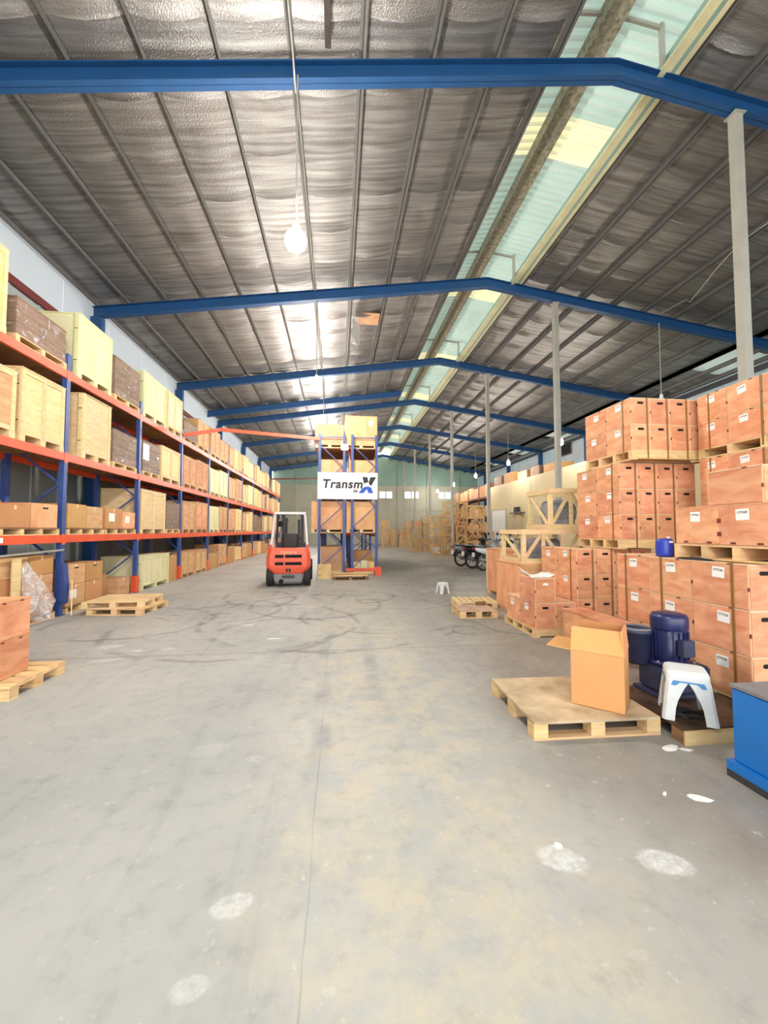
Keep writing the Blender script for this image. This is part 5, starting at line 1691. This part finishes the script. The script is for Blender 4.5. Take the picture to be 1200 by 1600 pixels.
part('tail_light', bx(-0.56, -0.48, 0.36, 0.42, 1.07, 1.15), M_TAIL, fk)
part('tail_light', bx(0.48, 0.56, 0.36, 0.42, 1.07, 1.15), M_TAIL, fk)


# ------------------------------------------------------------------ motorbikes (x forward)
def motorbike(loc, rz, label, body, trim):
    t = thing('motorbike', label, 'motorbike', loc, rz, group='parked motorbikes')
    R_ = 0.285
    for nm, x in (('rear_wheel', 0.0), ('front_wheel', 1.22)):
        w = cpart(nm, 'w', lambda: MB().torus((0, 0, R_), R_ - 0.035, 0.037, 'y', 28, 8), M_RUBBER, t, (x, 0, 0))

        def rim():
            mb = MB().torus((0, 0, R_), R_ - 0.07, 0.014, 'y', 28, 6)
            mb.cyl((0, -0.05, R_), (0, 0.05, R_), 0.045, 12)
            for i in range(10):
                an = 2 * math.pi * i / 10
                mb.bar((0.04 * math.cos(an), 0, R_ + 0.04 * math.sin(an)), ((R_ - 0.07) * math.cos(an), 0, R_ + (R_ - 0.07) * math.sin(an)), 0.008, 0.008, (0, 1, 0))
            return mb
        cpart('rim', 'r', rim, M_SILVER, w)

    def sec(x, z0, z1, w):
        h = (z1 - z0) / 2
        c = (z0 + z1) / 2
        return [(x, w * math.cos(a_), c + h * math.sin(a_)) for a_ in [2 * math.pi * i / 12 for i in range(12)]]
    cpart('rear_fairing', body.name, lambda: MB().rings([sec(-0.34, 0.70, 0.76, 0.03), sec(-0.20, 0.60, 0.77, 0.10), sec(0.05, 0.52, 0.76, 0.13), sec(0.35, 0.42, 0.72, 0.14), sec(0.55, 0.36, 0.58, 0.12), sec(0.70, 0.34, 0.50, 0.09)]), body, t)
    cpart('seat', 's', lambda: MB().rings([sec(-0.26, 0.755, 0.80, 0.09), sec(-0.05, 0.745, 0.83, 0.13), sec(0.2, 0.72, 0.80, 0.14), sec(0.42, 0.70, 0.76, 0.11), sec(0.5, 0.69, 0.72, 0.05)]), M_SEAT, t)
    cpart('leg_shield', trim.name, lambda: MB().rings([[(x, s * w, z) for (s, z, w) in ((-1, z0, w0), (-0.5, z0 - 0.02, w0), (0.5, z0 - 0.02, w0), (1, z0, w0), (1, z1, w1), (0.5, z1 + 0.03, w1), (-0.5, z1 + 0.03, w1), (-1, z1, w1))] for (x, z0, z1, w0, w1) in ((0.72, 0.36, 0.60, 0.12, 0.12), (0.84, 0.36, 0.80, 0.19, 0.16), (0.95, 0.42, 0.90, 0.18, 0.14), (1.04, 0.60, 0.92, 0.06, 0.06))], False), trim, t)
    cpart('head_cowl', trim.name, lambda: MB().rings([sec(0.80, 0.93, 1.0, 0.08), sec(0.90, 0.88, 1.06, 0.13), sec(1.02, 0.86, 1.02, 0.11), sec(1.08, 0.88, 0.96, 0.05)]), trim, t)
    cpart('handlebar', 'h', lambda: MB().tube([(0.76, -0.33, 0.99), (0.84, -0.22, 1.0), (0.90, 0, 0.99), (0.84, 0.22, 1.0), (0.76, 0.33, 0.99)], 0.014, 8), M_BLACK, t)
    for s in (-1, 1):
        cpart('grip', s, lambda: MB().cyl((0.76, s * 0.35, 0.99), (0.81, s * 0.26, 1.0), 0.02, 8), M_RUBBER, t)
        cpart('mirror', s, lambda: MB().cyl((0.84, s * 0.2, 1.0), (0.82, s * 0.27, 1.17), 0.006, 6).lathe([(0.01, -0.02), (0.055, -0.008), (0.055, 0.006), (0.01, 0.01)], 12, (0.82, s * 0.29, 1.20), 'x'), M_BLACK, t)
        cpart('fork_leg', s, lambda: MB().cyl((1.22, s * 0.065, 0.285), (1.02, s * 0.065, 0.66), 0.022, 8), M_SILVER, t)
        cpart('shock', s, lambda: MB().cyl((0.0, s * 0.10, 0.30), (0.06, s * 0.11, 0.60), 0.024, 8), M_DARK, t)
    cpart('front_fender', body.name, lambda: MB().rings([[(1.22 + r * math.cos(an), w, 0.285 + r * math.sin(an)) for (r, w) in ((0.31, -0.05), (0.335, -0.03), (0.335, 0.03), (0.31, 0.05), (0.305, 0.0))] for an in [R(25 + i * 16) for i in range(9)]]), body, t)
    cpart('rear_fender', 'd', lambda: MB().rings([[(0 + r * math.cos(an), w, 0.30 + r * math.sin(an)) for (r, w) in ((0.32, -0.07), (0.345, -0.04), (0.345, 0.04), (0.32, 0.07), (0.31, 0.0))] for an in [R(80 + i * 17) for i in range(6)]]), M_BLACK, t)
    cpart('swing_arm', 'd', lambda: MB().bar((0, -0.09, 0.285), (0.55, -0.09, 0.33), 0.03, 0.05).bar((0, 0.09, 0.285), (0.55, 0.09, 0.33), 0.03, 0.05), M_DARK, t)
    cpart('engine', 'd', lambda: MB().box(0.38, 0.72, -0.11, 0.11, 0.20, 0.38).cyl((0.70, 0, 0.30), (0.90, 0, 0.33), 0.07, 12), M_GREY, t)
    cpart('exhaust', 'd', lambda: MB().cyl((-0.22, -0.15, 0.40), (0.22, -0.15, 0.30), 0.055, 12).cyl((0.22, -0.15, 0.30), (0.75, -0.10, 0.20), 0.018, 8), M_SILVER, t)
    cpart('grab_rail', 'd', lambda: MB().tube([(-0.05, -0.14, 0.78), (-0.30, -0.12, 0.83), (-0.36, 0, 0.84), (-0.30, 0.12, 0.83), (-0.05, 0.14, 0.78)], 0.012, 6), M_SILVER, t)
    cpart('tail_light', 'd', lambda: bx(-0.37, -0.32, -0.06, 0.06, 0.69, 0.76), M_TAIL, t)
    cpart('number_plate', 'd', lambda: bx(-0.37, -0.362, -0.09, 0.09, 0.46, 0.60), M_WHITE, t)
    cpart('kick_stand', 'd', lambda: MB().bar((0.48, 0.10, 0.22), (0.42, 0.20, 0.01), 0.02, 0.02), M_DARK, t)
    t.scale = (1.18, 1.18, 1.18)
    return t


motorbike((5.35, 17.1, 0), R(14), 'silver and black motorbike, farthest of the parked row', M_BIKESILVER, M_BIKEBLACK)
motorbike((5.50, 16.05, 0), R(10), 'black motorbike with silver side panel, second from the tall crate', M_BIKEBLACK, M_BIKESILVER)
motorbike((5.62, 15.1, 0), R(8), 'white-sided motorbike nearest the tall plywood crate', M_BIKEWHITE, M_BIKEBLACK)
motorbike((8.55, 16.9, 0), R(188), 'white motorbike facing the others, behind the row', M_BIKEBLACK, M_BIKEWHITE)


# ------------------------------------------------------------------ open lattice crates at the rear
def lattice(w, d, h, dbl):
    mb = MB()
    b = 0.08
    for x in (0, w - b):
        for y in (0, d - b):
            mb.box(x, x + b, y, y + b, 0, h)
    for z in (0.0, h - 0.08):
        mb.box(b, w - b, 0, 0.03, z, z + 0.08).box(b, w - b, d - 0.03, d, z, z + 0.08).box(0, 0.03, b, d - b, z, z + 0.08).box(w - 0.03, w, b, d - b, z, z + 0.08)
    n = 2 if dbl else 1
    for i in range(n):
        x0, x1 = b + i * (w - b) / n, (i + 1) * (w - b) / n
        if i:
            mb.box(x0 - b, x0, 0, 0.03, 0.08, h - 0.08)
        p, q = ((x0, 0.02, 0.08), (x1, 0.02, h - 0.08)) if i == 0 else ((x1, 0.02, 0.08), (x0, 0.02, h - 0.08))
        mb.bar(p, q, 0.025, 0.075)
    mb.bar((0.015, b, 0.08), (0.015, d - b, h - 0.08), 0.025, 0.09)
    mb.box(b, w - b, b, d - b, 0.01, 0.03)
    return mb


LC = {}
STACKS = [(5.92, 24.6, 0.74, 0.8, 0.62, 4, 0, 'left pillar beside the post'), (6.78, 25.7, 0.76, 0.8, 0.64, 4, 0, 'column right of the post'), (7.28, 26.7, 0.78, 0.8, 0.70, 5, 0, 'tallest left column'),
          (8.10, 26.7, 0.78, 0.8, 0.70, 5, 0, 'tallest right column'), (8.30, 25.4, 1.25, 0.85, 0.80, 4, 1, 'broad column above the motorbikes'), (9.75, 26.2, 0.8, 0.8, 0.74, 2, 0, 'low column at the office corner'),
          (7.62, 25.3, 0.62, 0.8, 0.62, 3, 0, 'column between tall and broad ones'), (9.70, 25.2, 0.9, 0.8, 0.62, 1, 1, 'single crate at the office corner'),
          (4.12, 37.0, 0.66, 0.7, 0.63, 4, 1, 'far column behind the double rack'), (4.84, 37.2, 0.60, 0.7, 0.55, 3, 1, 'far second column'), (5.75, 37.4, 0.6, 0.7, 0.55, 3, 1, 'far third column'), (6.4, 37.4, 0.6, 0.7, 0.60, 4, 1, 'far fourth column'),
          (7.08, 37.6, 0.9, 0.7, 0.66, 3, 1, 'far fifth column'), (8.1, 37.8, 0.8, 0.7, 0.7, 4, 1, 'far sixth column'), (5.40, 29.4, 0.78, 0.8, 0.95, 1, 1, 'squat pair, left'), (6.20, 29.4, 0.74, 0.8, 0.95, 1, 1, 'squat pair, right')]
for (x, y, w, d, h, n, dbl, nm) in STACKS:
    for i in range(n):
        key = (w, d, h, dbl)
        if key not in LC:
            LC[key] = lattice(w, d, h - 0.002, dbl).mesh('lattice_crate', M_LATT)
        lv = '' if n == 1 else ', %s from the floor' % ORD[i]
        o = link('lattice_crate', LC[key], None, (x + random.uniform(-0.02, 0.02), y + random.uniform(-0.03, 0.03), i * h))
        tag(o, 'open pine lattice crate, %s%s' % (nm, lv), 'crate', 'lattice crates at the rear')
for i, (x, y, z, w, h, lb_) in enumerate(((9.0, 26.75, 0, 0.7, 1.4, 'closed reddish crate standing behind the broad lattice column'), (7.1, 37.65, 1.98, 0.85, 0.5, 'brown box on top of the far fifth lattice column'))):
    skid_crate((x, y, z), w, 0.6, h, lb_, M_TAN, M_TAN, vb=0, group='closed crates at the rear', mirror=-1, skid=0.06)

# ------------------------------------------------------------------ red rack behind the office, stored boxes on the office roof
rr = rack('pallet_rack', 'dark red pallet rack beyond the office block', [(12.05, 13.15)], 30.7, 2.75, 4, 5.4, [1.35, 2.75, 4.35], M_REDSTEEL, M_REDSTEEL, brace=False)
j = 0
for lv, z in enumerate((1.351, 2.751, 4.351)):
    for i in range(8):
        if lv == 1 and i % 3 == 1:
            continue
        carton((12.08, 30.8 + (i // 2) * 2.75 + (i % 2) * 1.3, z), 0.95, 1.22, (0.9, 0.85, 1.0)[lv] - 0.08 * (i % 3), 'tan box on the %s shelf of the red rack, %s from the office' % (rows[lv], ORD[i]), (M_TAN, M_CARTON, M_ORPLY)[i % 3], 'boxes on the red rack', s=-1, tape=False)
for i, (y, ly, h) in enumerate(((20.6, 1.5, 0.5), (22.6, 1.1, 0.6), (24.2, 1.3, 0.55), (26.2, 1.5, 0.75), (28.1, 1.4, 0.7))):
    carton((11.9, y, 4.851), 1.0, ly, h, 'brown box stored on the office roof, %s from the camera' % ORD[i], (M_CARTON, M_BROWN, M_TAN)[i % 3], 'boxes on the office roof', s=-1, tape=False)
print('OBJECTS BUILT', len(bpy.data.objects), 'THINGS', len(LABELS))
